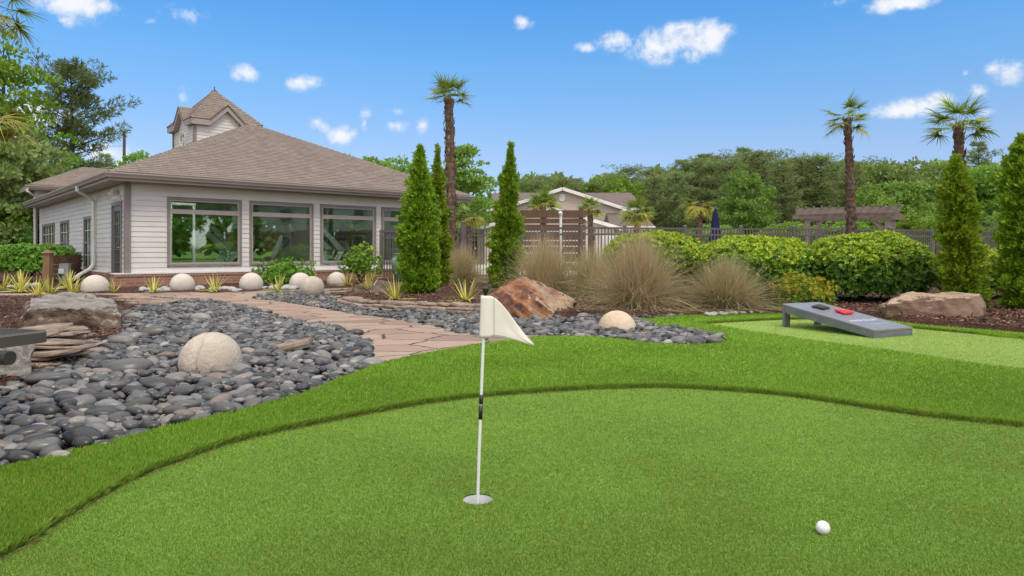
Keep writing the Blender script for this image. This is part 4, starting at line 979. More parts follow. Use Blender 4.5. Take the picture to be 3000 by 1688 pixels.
rock('boulder', [P(2597,955,8.72), P(2700,958,8.62), P(2875,958,8.42), P(2596,930,8.6), P(2598,893,8.6), P(2605,880,8.65), P(2648,864,8.75), P(2760,865,8.6), P(2866,869,8.45), P(2879,897,8.4), P(2873,945,8.3), P(2662,858,9.3), P(2868,862,9.0), (5.0, 9.5, 0), (6.35, 9.1, 0), (4.95, 9.2, .1)], M_rockB,
     'long low tan boulder at the foot of the right hand cypress trees', sub=5, amp=.035, scale=3.0, seed=8, keep=0)
M_rockBt = rock_mat('pale_sandstone_top', [(.3, (.20, .13, .09)), (.45, (.34, .24, .17)), (.6, (.42, .31, .23)), (.75, (.34, .27, .22))], 3)
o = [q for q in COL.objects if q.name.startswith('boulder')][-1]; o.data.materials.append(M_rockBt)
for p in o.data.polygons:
    if p.normal.z + .05 * noise.noise(p.center * 5) > .72: p.material_index = 1  # faces turned upward get the paler sandstone
rock('boulder', [P(1038,862,13.0), P(1160,858,13.3), P(1042,838,13.4), P(1070,825,13.9), P(1110,821,14.2), P(1152,826,14.2), P(1160,838,13.8), (-3.2, 14.6, 0), (-2.1, 14.7, 0)], M_rockA, 'low dark brown boulder behind the yuccas beside the leftmost cypress', sub=4, amp=.05, scale=2.5, seed=11, keep=.05)
rock('boulder', [(*G(-60,1125),-.06), (*G(88,1116),-.06), P(93,1060,4.72), P(97,1014,4.8), P(60,1009,4.7), P(10,1012,4.6), P(-60,1010,4.6), P(-80,1060,4.6), (-3.78,5.2,.3), (-4.2,5.1,.3), (-3.78,5.3,-.05), (-4.2,5.1,-.05)], M_rockW, 'pale grey rough boulder under the metal bench', sub=4, amp=.03, scale=4, seed=14, keep=.05)
rock('boulder', [P(440,899,10.9), P(476,899,10.9), P(444,892,11.0), P(452,891,11.1), P(482,890,11.2), P(486,896,11.0), (-5.6, 11.4, .0), (-5.9, 11.4, .0)], M_rockR, 'small orange brown rock at the end of the slates by the path', sub=3, amp=.02, scale=5, seed=17, keep=.05)

# ------------------------------------------------------------------ bench at the left edge
M_bench = plain('bronze_powder_coat', (.085, .070, .060), (.072, .060, .052), .38, .5, scale=9, bump=.0005, bscale=300)
bench = empty('metal_bench', (-2.47, 3.66, 0), math.atan2(.30, -.954), 'bronze metal mesh bench resting on a pale rock', 'bench')
# local x runs to the left along the back edge, local y towards the camera
bw, bl, zt_, rr_ = .48, 1.25, .475, .05
def rrect(x0, x1, y0, y1, r, k=6):
    out = []
    for cx_, cy_, a0 in ((x1 - r, y1 - r, 0), (x0 + r, y1 - r, 90), (x0 + r, y0 + r, 180), (x1 - r, y0 + r, 270)):
        out += [(cx_ + r * math.cos(R(a0 + 90 * i / k)), cy_ + r * math.sin(R(a0 + 90 * i / k))) for i in range(k + 1)]
    return out
mb = MB(); outl = rrect(0, bw, 0, bl, rr_); inn = rrect(.028, bw - .028, .028, bl - .028, .03); n = len(outl)
prof = [(outl, zt_ - .062), (outl, zt_ - .008), (rrect(.006, bw - .006, .006, bl - .006, rr_ - .006), zt_), (inn, zt_), (inn, zt_ - .055)]
vs = [(x, y, z) for lp, z in prof for x, y in lp]
mb.add(vs, [(i * n + j, i * n + (j + 1) % n, (i + 1) * n + (j + 1) % n, (i + 1) * n + j) for i in range(len(prof) - 1) for j in range(n)])
mb.build('rim', M_bench, bench, smooth=False)
mb = MB(); zm = zt_ - .006; q = .030
for d in (1, -1):                                     # expanded metal: two families of diagonal strands
    kk = int((bw + bl) / q)
    for i in range(kk):
        c = i * q * 1.0 - (bl * .6 if d < 0 else 0)
        # line x + d*0.6*y = c
        seg = []
        for y in (.028, bl - .028):
            seg.append((c - d * .6 * y, y))
        (xa, ya), (xb, yb) = seg
        def clip(xa, ya, xb, yb):
            t0, t1 = 0, 1; dx = xb - xa
            for lo, hi in ((.028, bw - .028),):
                if abs(dx) < 1e-9: return None
                ta, tb = (lo - xa) / dx, (hi - xa) / dx
                if ta > tb: ta, tb = tb, ta
                t0, t1 = max(t0, ta), min(t1, tb)
            return (t0, t1) if t1 - t0 > .01 else None
        w = clip(xa, ya, xb, yb)
        if w: mb.beam((xa + (xb - xa) * w[0], ya + (yb - ya) * w[0], zm), (xa + (xb - xa) * w[1], ya + (yb - ya) * w[1], zm), .006, .004)
mb.build('seat_mesh', M_bench, bench)
MB().tube([(.10, .147, .342), (1.0, .20, .342)], .036, 20).build('support_tube', M_bench, bench, smooth=False)
MB().tube([(.40, .3, .40), (.40, .3, .0)], .03, 14).build('leg', M_bench, bench, smooth=False)

# ------------------------------------------------------------------ stacked slates
M_slate = rock_mat('brown_slate', [(.3, (.11, .08, .06)), (.45, (.25, .185, .14)), (.6, (.36, .275, .21)), (.75, (.22, .185, .16))], 5, ((0, 0, 1), 60, .05), .006)
M_slate2 = rock_mat('pinkish_slate', [(.3, (.13, .085, .065)), (.45, (.29, .20, .155)), (.6, (.36, .27, .215)), (.75, (.24, .20, .18))], 5, ((0, 0, 1), 60, .05), .006)
def slate(x, y, z, L, Wd_, T, rz, tilt, label, mat_, grp):
    n = random.randint(6, 9); out = []
    for i in range(n):
        a = 2 * math.pi * i / n + random.uniform(-.25, .25); rr = random.uniform(.8, 1.12)
        out.append((math.copysign(abs(math.cos(a)) ** .75, math.cos(a)) * L / 2 * rr, math.copysign(abs(math.sin(a)) ** .75, math.sin(a)) * Wd_ / 2 * rr))
    mb = MB(); k = len(out)
    low = [(p[0] * random.uniform(.88, 1.0), p[1] * random.uniform(.88, 1.0), -T / 2 + random.uniform(-.004, .004)) for p in out]
    mid = [(p[0] * random.uniform(.98, 1.05), p[1] * random.uniform(.98, 1.05), random.uniform(-.2, .2) * T) for p in out]
    topv = [(p[0] * .97, p[1] * .97, T / 2 + random.uniform(-.004, .005)) for p in out]
    mb.add(low + mid + topv, [tuple(reversed(range(k))), tuple(range(2 * k, 3 * k))] + [(i, (i + 1) % k, k + (i + 1) % k, k + i) for i in range(k)] + [(k + i, k + (i + 1) % k, 2 * k + (i + 1) % k, 2 * k + i) for i in range(k)])
    o = mb.build('slate_slab', mat_); o.location = (x, y, z); o.rotation_euler = (tilt[0], tilt[1], rz)
    return tag(o, label, 'slate slab', grp, 'thing')
GH = 'slates heaped beside the bench'; GE = 'slates edging the mulch behind the river stones'; GP = 'slates scattered at the left end of the path'
a, b = Vector(G(150, 1065)), Vector(G(215, 985))
for lay in range(8):
    for i in range(6):
        f = (i + .5 + random.uniform(-.3, .3)) / 6
        p = Vector((-3.44, 5.08)) + Vector((-.50, 1.15)) * f + Vector((random.uniform(-.2, .14) - lay * .03, 0))
        if lay > 4 and f < .15: continue
        slate(p.x, p.y, -.02 + lay * .034 + random.uniform(-.004, .004), random.uniform(.34, .56), random.uniform(.2, .34), random.uniform(.020, .034), random.uniform(-.2, .9), (random.uniform(-.07, .07), random.uniform(-.10, .06)),
              'thin grey brown slate slab in the heap between the bench and the block shaped boulder', M_slate, GH)
edge = smooth_line([G(p[0], p[1] + 9, z=.04) for p in [(1000,874),(1030,886),(1080,890),(1140,893),(1220,896),(1300,899),(1380,902),(1436,908)]], 6)
E0_ = np.array(edge); seg = np.hypot(*np.diff(E0_, axis=0).T); cum = np.concatenate([[0], np.cumsum(seg)])
for lay, (off, cnt) in enumerate(((-.03, 17), (.03, 17), (.10, 15))):
    for i in range(cnt):
        s = (i + .5 + random.uniform(-.25, .25) + .3 * lay) / cnt * cum[-1]; s = min(s, cum[-1])
        x, y = np.interp(s, cum, E0_[:, 0]), np.interp(s, cum, E0_[:, 1]); j = min(len(seg) - 1, int(np.searchsorted(cum, s)) - 1); j = max(j, 0)
        tx, ty = (E0_[j + 1] - E0_[j]) / seg[j]
        slate(x - ty * -off * -1, y + tx * off, .02 + lay * .046, random.uniform(.26, .50), random.uniform(.20, .32), random.uniform(.030, .050), math.atan2(ty, tx) + random.uniform(-.3, .3), (random.uniform(-.08, .08), random.uniform(-.05, .05)),
              'thin reddish brown slate slab in the low edging behind the pebbles', M_slate2 if random.random() < .6 else M_slate, GE)
for i in range(12):
    px_, py_ = random.uniform(960, 1085), 0; py_ = 862 + (px_ - 960) * .2 + random.uniform(-8, 12); x, y = G(px_, py_)
    slate(x, y, .02 + random.uniform(0, .05), random.uniform(.3, .55), random.uniform(.2, .35), .03, random.uniform(-.6, .6), (random.uniform(-.15, .15), random.uniform(-.1, .1)), 'flat slate slab lying loose between the whole sphere and the low edging', M_slate2, GE)
for i in range(22):
    px_ = random.uniform(345, 480); py_ = 878 + random.uniform(-6, 16) + (480 - px_) * .06; x, y = G(px_, py_)
    slate(x, y, .02 + random.uniform(0, .05), random.uniform(.35, .7), random.uniform(.2, .35), .03, random.uniform(-.4, .4), (random.uniform(-.12, .12), random.uniform(-.08, .08)), 'flat pale slate slab between the block shaped boulder and the path', M_slate2, GP)
x, y = G(862, 1040); slate(x, y, .085, .34, .16, .05, .2, (.1, -.2), 'single loose slate shard lying on the river stones', M_slate, None)
# ------------------------------------------------------------------ river stones
def stone_shader():
    m, t = new_mat('river_stone'); o = coords(t)
    oi = t.n('ShaderNodeObjectInfo').outputs['Random']; isl = t.n('ShaderNodeNewGeometry').outputs['Random Per Island']
    rnd = t.math('FRACT', t.math('ADD', t.math('MULTIPLY', oi, 7.31), t.math('MULTIPLY', isl, 3.17)))
    col = t.ramp(rnd, [(0, (.014, .0135, .013)), (.22, (.036, .034, .032)), (.42, (.092, .088, .082)), (.55, (.040, .037, .034)), (.70, (.17, .163, .153)), (.80, (.070, .058, .049)), (.90, (.21, .20, .187)), (.95, (.14, .095, .068)), (1, (.28, .265, .245))])
    gp = t.n('ShaderNodeNewGeometry').outputs['Position']
    f = t.noise(gp, 16, 5, .65); col = t.mix(t.math('MULTIPLY', t.smooth(f, .55, .75), .35), col, (.12, .112, .108))
    col = t.mix(t.math('MULTIPLY', t.smooth(t.noise(gp, 60, 4), .55, .8), .3), col, (.02, .02, .02))
    rg = t.math('ADD', .14, t.math('MULTIPLY', t.noise(gp, 9, 4), .44))
    finish(t, col, rg, .5, 0, bumpn(t, t.math('ADD', t.noise(gp, 70, 4), f), .18, .003)); return m
M_stone = stone_shader()
def stone_shape(seed, sub):
    bm = bmesh.new(); bmesh.ops.create_icosphere(bm, subdivisions=sub, radius=1); rr = random.Random(seed)
    ay, az_ = rr.uniform(.58, .82), rr.uniform(.35, .53); sh = Vector((seed * 2.3, seed, 0)); sk = rr.uniform(-.18, .18)
    for v in bm.verts:
        q = v.co.copy(); d = 1 + .16 * noise.noise(q * .9 + sh) + .06 * noise.noise(q * 2.1 + sh)
        q *= d; q.y *= ay * (1 + sk * q.x); q.z *= az_ * (1 + .15 * q.x * sk); v.co = q
    V = np.array([v.co[:] for v in bm.verts]); T = np.array([[l.index for l in f.verts] for f in bm.faces]); bm.free(); return V, T
SH3 = [stone_shape(i, 3) for i in range(10)]; SH2 = [stone_shape(i, 2) for i in range(10)]; SH1 = [stone_shape(i, 1) for i in range(10)]
SHM = []
for i, (V, T) in enumerate(SH3):
    SHM.append(np_mesh('river_stone', [(V, T, 0)], M_stone, True))
rs = random.Random(21)
stones = []                                           # x, y, z, half-length, yaw, pitch, roll, shape
grid = {}
def near(x, y, r, k, layer):
    c = .25; gx, gy = int(math.floor(x / c)), int(math.floor(y / c))
    for i in range(gx - 2, gx + 3):
        for j in range(gy - 2, gy + 3):
            for (a, b, q) in grid.get((layer, i, j), ()):
                if (a - x) ** 2 + (b - y) ** 2 < (k * (q + r)) ** 2: return True
    grid.setdefault((layer, gx, gy), []).append((x, y, r)); return False
big = [(354,1001,87),(458,979,85),(522,974,62),(389,933,70),(377,1080,135),(137,1112,130),(462,1126,108),(538,1146,85),(300,1170,100),(626,1168,85),(244,1280,145),(306,1300,56),(124,1310,85),(174,1334,74),(128,1206,100),(224,1218,72),(514,1203,76),(60,1340,90),
       (440,1245,70),(395,1205,60),(70,1235,80),(190,1160,70),(700,1085,75),(760,1120,60),(420,1030,55),(640,960,70),(690,975,62),(590,935,66),(800,1010,60),(860,1075,70),(560,900,48),(520,915,52),
       (1198,910,48),(1373,948,56),(920,893,50),(1978,916,36),(1708,928,45),(1831,988,56),(1744,954,40),(2610,928,42),(2722,941,40),(1560,960,52),(1610,950,46),(1480,965,52),(1290,925,44),(1060,905,40)]
BIGLAB = {0: 'rounded dark stone with a fine crack between the slate heap and the block shaped boulder', 4: 'longest flat black stone in front of the cracked sphere', 5: 'long dark stone lying just below the slate heap', 7: 'round brown and black stone directly below the cracked sphere', 10: 'biggest grey stone near the turf edge of the wide bed',
          11: 'small brown stone touching the biggest grey stone by the turf', 35: 'dark round stone alone at the end of the narrow pebble strip', 37: 'flat stone leaning in front of the tan sphere', 39: 'pale grey stone at the left end of the long low boulder', 40: 'pale stone in front of the long low boulder'}
blocked = [(5.2 and P(617, 1062, 5.2)[0], 5.15, .23), (P(915, 843, 13.2)[0], 13.2, .10), (P(1808, 966, 7.75)[0], 7.75, .19)]
for i, (px_, py_, w) in enumerate(big):
    x, y = G(px_, py_, .03); r_ = w * y / F / 2
    near(x, y, r_ * .8, 0, 0); near(x, y, r_ * .9, 0, 1); near(x, y, r_ * .95, 0, 2)
    stones.append((x, y, .018 + r_ * .12, r_, rs.uniform(-.5, .5), rs.uniform(-.08, .08), rs.uniform(-.1, .1), rs.randrange(10), i))
for bed in (BED_L, BED_R):
    xs = [p[0] for p in bed]; ys = [p[1] for p in bed]
    area = (max(xs) - min(xs)) * (max(ys) - min(ys))
    pa = np.array([(rs.uniform(min(xs), max(xs)), rs.uniform(min(ys), max(ys))) for _ in range(int(area * 900))])
    pa = pa[inpoly(pa[:, 0], pa[:, 1], bed)]
    px_ = CX + pa[:, 0] / np.maximum(pa[:, 1], .5) * F
    pa = pa[(px_ > -200) & (px_ < 3200) & (pa[:, 1] > 2.0)]
    m = len(pa)
    for layer, lo, hi, k, z0, zr, frac in ((0, .058, .120, .66, -.020, .012, .35), (1, .045, .098, .74, .014, .016, .35), (2, .026, .048, .80, .012, .02, .30)):
        i0 = int({0: 0, 1: .35, 2: .7}[layer] * m); i1 = int(i0 + frac * m)
        for x, y in pa[i0:i1]:
            r_ = lo + (hi - lo) * rs.random() ** 1.8
            if bed is BED_R and y > 9.3 and x > 2.5: r_ *= .6
            if any((x - a) ** 2 + (y - b) ** 2 < (c + r_ * .4) ** 2 for a, b, c in blocked): continue
            if near(x, y, r_ * .82, k, layer): continue
            stones.append((x, y, z0 + rs.uniform(-zr, zr) + r_ * .1, r_, rs.uniform(0, 6.28) if rs.random() < .4 else rs.gauss(0, .5), rs.gauss(0, .16), rs.gauss(0, .2), rs.randrange(10), -1))
vis = sorted(range(len(stones)), key=lambda i: -(stones[i][3] / stones[i][1] * (1 if stones[i][2] > -.005 else .5) + (10 if stones[i][8] >= 0 else 0)))
ind = set(vis[:300]); rest2, rest1 = [], []
from mathutils import Euler
for i, (x, y, z, r_, ya, pi_, ro_, sh, bi) in enumerate(stones):
    if i in ind:
        o = link('river_stone', SHM[sh]); o.location = (x, y, z); o.rotation_euler = (pi_, ro_, ya); o.scale = (r_, r_ * (.82 if bi >= 0 else 1), r_ * (.80 if bi in (4, 5, 6) else 1))
        left = x < P(1200, 900, y)[0] and y < 12.5 and inpoly(np.array([x]), np.array([y]), BED_L)[0]
        gl = 'river stones in the wide bed left of the flagstone path' if left else 'river stones in the bed between the path, the boulders and the turf'
        lb = BIGLAB.get(bi) or ('smooth dark river stone among many in the wide bed left of the flagstone path' if left else 'smooth grey river stone among many in the bed between the path and the red boulder')
        tag(o, lb, 'river stone', gl, 'thing')
    else:
        V, T = (SH2 if y < 8.5 else SH1)[sh]
        M_ = np.array(Euler((pi_, ro_, ya)).to_matrix())
        rest2.append(((V * r_) @ M_.T + np.array((x, y, z)), T, 0))
print('STONES', len(stones))
o = link('river_pebbles', np_mesh('river_pebbles', rest2, M_stone, True)); tag(o, 'mass of smaller grey river pebbles filling the stone beds', 'pebbles', kind='stuff')
# a rim of whitish pebbles along the far turf and along the wall bed
M_pale = plain('pale_pebble', (.42, .41, .40), (.34, .335, .33), .5, .35, scale=8)
rim = []
line = [G(*p, z=.05) for p in [(2069,921),(2257,911),(2420,912),(2560,922),(2698,938),(2860,950),(3000,962)]] ; E_ = np.array(smooth_line(line, 6)); sg = np.hypot(*np.diff(E_, axis=0).T); cm = np.concatenate([[0], np.cumsum(sg)])
for i in range(150):
    s = rs.uniform(0, cm[-1]); x, y = np.interp(s, cm, E_[:, 0]), np.interp(s, cm, E_[:, 1]); r_ = rs.uniform(.03, .07); V, T = SH2[rs.randrange(10)]
    rim.append(((V * r_) @ np.array(Euler((rs.gauss(0, .1), rs.gauss(0, .1), rs.uniform(0, 6))).to_matrix()).T + np.array((x, y + rs.uniform(-.05, .08), .045)), T, 0))
for px0, px1, py_ in ((410, 500, 851), (575, 700, 850), (770, 860, 845), (20, 120, 838)):
    for i in range(14):
        x, y = G(rs.uniform(px0, px1), py_ + rs.uniform(-6, 2), .05); r_ = rs.uniform(.06, .14); V, T = SH2[rs.randrange(10)]
        rim.append(((V * r_) @ np.array(Euler((0, 0, rs.uniform(0, 6))).to_matrix()).T + np.array((x, y, .05)), T, 0))
o = link('edge_pebbles', np_mesh('edge_pebbles', rim, M_pale, True)); tag(o, 'pale pebbles lining the mulch edges', 'pebbles', kind='stuff')

# ------------------------------------------------------------------ bark chips and fallen leaves
M_chip = leafy('bark_chips', [(.055, .026, .018), (.105, .048, .033), (.155, .076, .052), (.21, .118, .083), (.085, .04, .028), (.125, .06, .042), (.34, .22, .16)], .85, .0, .2)
r = np.random.default_rng(5)
allg = []
for poly, z, n in ((MU_LEFT, .05, 26000), (MU_RIGHT, .09, 60000), (MU_BACK, .03, 30000)):
    px_ = r.uniform(-250, 3250, n * 3); py_ = r.uniform(800, 1250, n * 3); Y = (CH - z) * F / (py_ - HY); x = (px_ - CX) / F * Y
    ok = inpoly(x, Y, poly); x, Y = x[ok][:n], Y[ok][:n]; k = len(x)
    d = np.column_stack([r.normal(size=k), r.normal(size=k), r.normal(size=k) * .3]); nr = np.column_stack([r.normal(size=k) * .5, r.normal(size=k) * .5, np.ones(k)])
    zz = z + np.array([mound(a, b) for a, b in zip(x, Y)]) + r.uniform(.0, .012, k)
    v, f = cards(np.column_stack([x, Y, zz]), d, nr, r.uniform(.025, .075, k), r.uniform(.008, .02, k) * 1.4, LEAF4); allg.append((v, f, 0))
o = link('bark_chips', np_mesh('bark_chips', allg, M_chip)); tag(o, 'shredded brown bark mulch chips', 'mulch', kind='stuff')
M_dead = leafy('dead_leaves', [(.35, .18, .08), (.42, .27, .14), (.28, .12, .06), (.50, .38, .22)], .7, .1, .2)
k = 420; px_ = r.uniform(20, 760, k); py_ = r.uniform(930, 1230, k); Y = (CH - .03) * F / (py_ - HY); x = (px_ - CX) / F * Y; ok = inpoly(x, Y, BED_L); x, Y = x[ok], Y[ok]; k = len(x)
v, f = cards(np.column_stack([x, Y, r.uniform(.0, .03, k)]), rdir(r, k) * [1, 1, .25], np.column_stack([r.normal(size=k) * .4, r.normal(size=k) * .4, np.ones(k)]), r.uniform(.03, .06, k), .018, LEAF6)
o = link('leaf_litter', np_mesh('leaf_litter', [(v, f, 0)], M_dead)); tag(o, 'fallen brown leaves between the river stones', 'leaf litter', kind='stuff')
for px_, py_, c in ((1579, 1174, 0), (2278, 1050, 0), (1072, 1128, 0)):
    x, y = G(px_, py_); v, f = cards(np.array([(x - .012, y, .004 if py_ == 1174 else LIP + .022)]), np.array([(1, .2, .05)]), np.array([(0, -.2, 1.0)]), .028, .016, LEAF6)
    o = link('fallen_leaf', np_mesh('fallen_leaf', [(v, f, 0)], M_dead)); tag(o, {1174: 'single tan leaf on the near putting green behind the flag', 1050: 'tiny pale leaf on the turf fringe below the toss board', 1128: 'small brown leaf on the turf fringe beside the pebbles'}[py_], 'leaf')
mb = MB(); q = [P(170, 1245, 3.55), P(215, 1228, 3.62), P(250, 1219, 3.7), P(290, 1216, 3.75)]
mb.tube(q, [.006, .005, .004, .002], 6); mb.tube([q[1], P(214, 1250, 3.55)], [.004, .002], 5); mb.tube([q[1], P(205, 1210, 3.65)], [.003, .001], 5)
tag(mb.build('twig', plain('twig_bark', (.20, .12, .08), (.14, .08, .05), .8, .2)), 'thin dry forked twig lying on the river stones', 'twig')

# ------------------------------------------------------------------ yuccas
M_yuc = leafy('yucca_leaf', [(.62, .52, .075), (.70, .60, .14), (.50, .47, .07), (.30, .36, .06), (.66, .60, .24), (.60, .48, .05)], .45, .2, .4)
def yucca_mesh(seed, n, L):
    r = np.random.default_rng(seed); a = r.uniform(0, 2 * math.pi, n); e = np.concatenate([r.uniform(R(48), R(86), n // 2), r.uniform(R(8), R(50), n - n // 2)])
    l = L * r.uniform(.7, 1.1, n); S = 6; s = np.linspace(0, 1, S)[None, :]
    dr = np.where(e < R(35), .45, .08) * r.uniform(.4, 1.3, n)
    hx = np.cos(e)[:, None] * s * l[:, None]; z = np.sin(e)[:, None] * s * l[:, None] - dr[:, None] * s ** 2.2 * l[:, None]
    z = np.maximum(z, .012)
    pts = np.stack([np.cos(a)[:, None] * (hx + .02), np.sin(a)[:, None] * (hx + .02), z + .01], axis=-1)
    side = np.column_stack([-np.sin(a), np.cos(a), r.normal(size=n) * .3])
    v, f = ribbons(pts, r.uniform(.026, .040, n) * (L / .42), unit(side)); return np_mesh('yucca', [(v, f, 0)], M_yuc)
YM = [yucca_mesh(40 + i, 30, .42) for i in range(4)] + [yucca_mesh(60, 60, .46), yucca_mesh(61, 24, .34)]
YL = [(11, 846, 0, 'yellow yucca cut by the left picture edge'), (61, 853, 4, 'large yellow yucca in front of the clipped green hedge'), (111, 865, 1, 'small yellow yucca directly behind the block shaped boulder, left of its neighbour'), (147, 863, 2, 'yellow yucca behind the left half of the block shaped boulder'), (199, 845, 4, 'densest yellow yucca in front of the grey utility box'), (212, 863, 3, 'yellow yucca in front of the densest one, touching the block shaped boulder'),
      (337, 854, 5, 'small yellow yucca between the squat sphere and the door'), (449, 854, 0, 'yellow yucca by the brick base between the two leftmost full spheres'), (629, 852, 1, 'upright yellow yucca below the gap between the first two wide windows'), (816, 854, 2, 'spreading yellow yucca in front of the green wall bush'), (922, 823, 5, 'yellow yucca mostly hidden behind the whole sphere'),
      (1019, 836, 3, 'yellow yucca beside the farthest stone sphere'), (1092, 820, 0, 'yellow yucca behind the low dark brown boulder'), (1080, 856, 1, 'yellow yucca in front of the low dark brown boulder'), (1160, 877, 2, 'yellow yucca in the mulch below the leftmost cypress'), (1364, 882, 3, 'yellow yucca in the mulch just left of the flag')]
ry = random.Random(3)
for px_, py_, k, lb in YL:
    z = .09 if px_ > 1050 else .05; x, y = G(px_, py_, z); o = link('yucca', YM[k]); o.location = (x, y, z - .02); o.rotation_euler = (0, 0, ry.uniform(0, 6)); q = ry.uniform(.92, 1.12) * (1.02 if px_ < 230 else 1); o.scale = (q, q, q)
    tag(o, lb, 'yucca', 'yellow striped yuccas in the mulch')

# ------------------------------------------------------------------ ornamental grasses
M_tan = leafy('tan_grass', [(.48, .32, .20), (.60, .44, .29), (.33, .20, .12), (.54, .40, .25), (.68, .53, .37), (.42, .28, .17)], .7, .35, .2, tint=(.60, .42, .27))
M_gg = leafy('greyish_green_grass', [(.27, .31, .11), (.34, .36, .15), (.21, .26, .09), (.42, .39, .20)], .7, .3, .2, tint=(.40, .40, .16))
def grass(px_, py_, zb, R_, H, n, green, label, seed, lean=0.0):
    x0, y0 = G(px_, py_, zb); r = np.random.default_rng(seed); a = r.uniform(0, 2 * math.pi, n)
    e = R(90) - np.abs(r.normal(size=n)) * R(40); e = np.clip(e, R(6), R(89)); l = H * r.uniform(.65, 1.18, n)
    S = 8; s = np.linspace(0, 1, S)[None, :]; dr = (.10 + .55 * np.cos(e) ** 1.2) * r.uniform(.4, 1.3, n)
    hx = np.cos(e)[:, None] * s * l[:, None] * (R_ / H) * 1.75; z = np.sin(e)[:, None] * s * l[:, None] - dr[:, None] * s ** 2.3 * l[:, None]
    wob = r.normal(size=(n, 1)) * .10 * s ** 2 * l[:, None]
    b = r.normal(size=(n, 2)) * R_ * .16
    A = a[:, None]
    pts = np.stack([np.cos(A) * hx - np.sin(A) * wob + b[:, :1] + lean * s * l[:, None], np.sin(A) * hx + np.cos(A) * wob + b[:, 1:], np.maximum(z, .015 + .0 * z)], axis=-1)
    side = unit(np.column_stack([-np.sin(a) + r.normal(size=n) * .5, np.cos(a) + r.normal(size=n) * .5, r.normal(size=n) * .3]))
    gm = (r.random(n) < green * (1 - np.clip((np.sin(e)), 0, 1) * .35)).astype(int)
    v, f = ribbons(pts, r.uniform(.005, .0088, n), side)
    o = link('ornamental_grass', np_mesh('ornamental_grass', [(v, f, np.repeat(gm, S - 1))], [M_tan, M_gg])); o.location = (x0, y0, zb - .01)
    return tag(o, label, 'ornamental grass', 'clumps of dry ornamental grass')
grass(1350, 828, .09, .80, 1.05, 3800, .6, 'dry grass clump between the leftmost cypresses and the flag side cypress', 1)
grass(1272, 832, .09, .55, .75, 1900, .5, 'low dry grass clump tucked against the right foot of the leftmost cypress', 12)
grass(1600, 868, .09, .72, 1.15, 4400, .45, 'tall dry grass clump directly behind the rust red boulder', 2)
grass(1735, 872, .09, .62, .95, 3600, .75, 'greenish grass clump between the boulder and the biggest fountain shaped clump', 3)
grass(1868, 897, .09, .72, 1.12, 5400, .42, 'biggest fountain shaped tan grass clump above the tan sphere', 4)
grass(2125, 898, .09, .66, .78, 4200, .72, 'lower grass clump with green outer blades in front of the middle hedge', 5)
grass(1470, 842, .09, .42, .8, 900, .35, 'thin grass tufts at the foot of the flag side cypress', 6, .1)

# ------------------------------------------------------------------ shrubs
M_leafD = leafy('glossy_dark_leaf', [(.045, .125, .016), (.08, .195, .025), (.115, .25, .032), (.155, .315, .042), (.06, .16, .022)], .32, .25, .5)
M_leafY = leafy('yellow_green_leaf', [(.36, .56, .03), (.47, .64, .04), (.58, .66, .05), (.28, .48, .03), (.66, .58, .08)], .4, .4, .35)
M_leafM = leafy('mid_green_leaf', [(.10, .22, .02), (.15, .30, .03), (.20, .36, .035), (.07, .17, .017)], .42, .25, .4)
M_gold = leafy('gold_thread_leaf', [(.50, .42, .02), (.38, .36, .03), (.58, .46, .03), (.22, .27, .03)], .5, .25, .3)
M_twig = plain('shrub_twigs', (.085, .055, .038), (.06, .04, .03), .85, .2, scale=9)
def sq_surface(r, n, e=.55):
    """points and normals on a rounded box of half-size 1"""
    d = rdir(r, n); m = np.abs(d).max(axis=1, keepdims=True); b = d / m; p = unit(d) * (1 - e) * 1.15 + b * e; return p, unit(d * .6 + np.sign(d) * np.abs(b) ** 6 * .6)
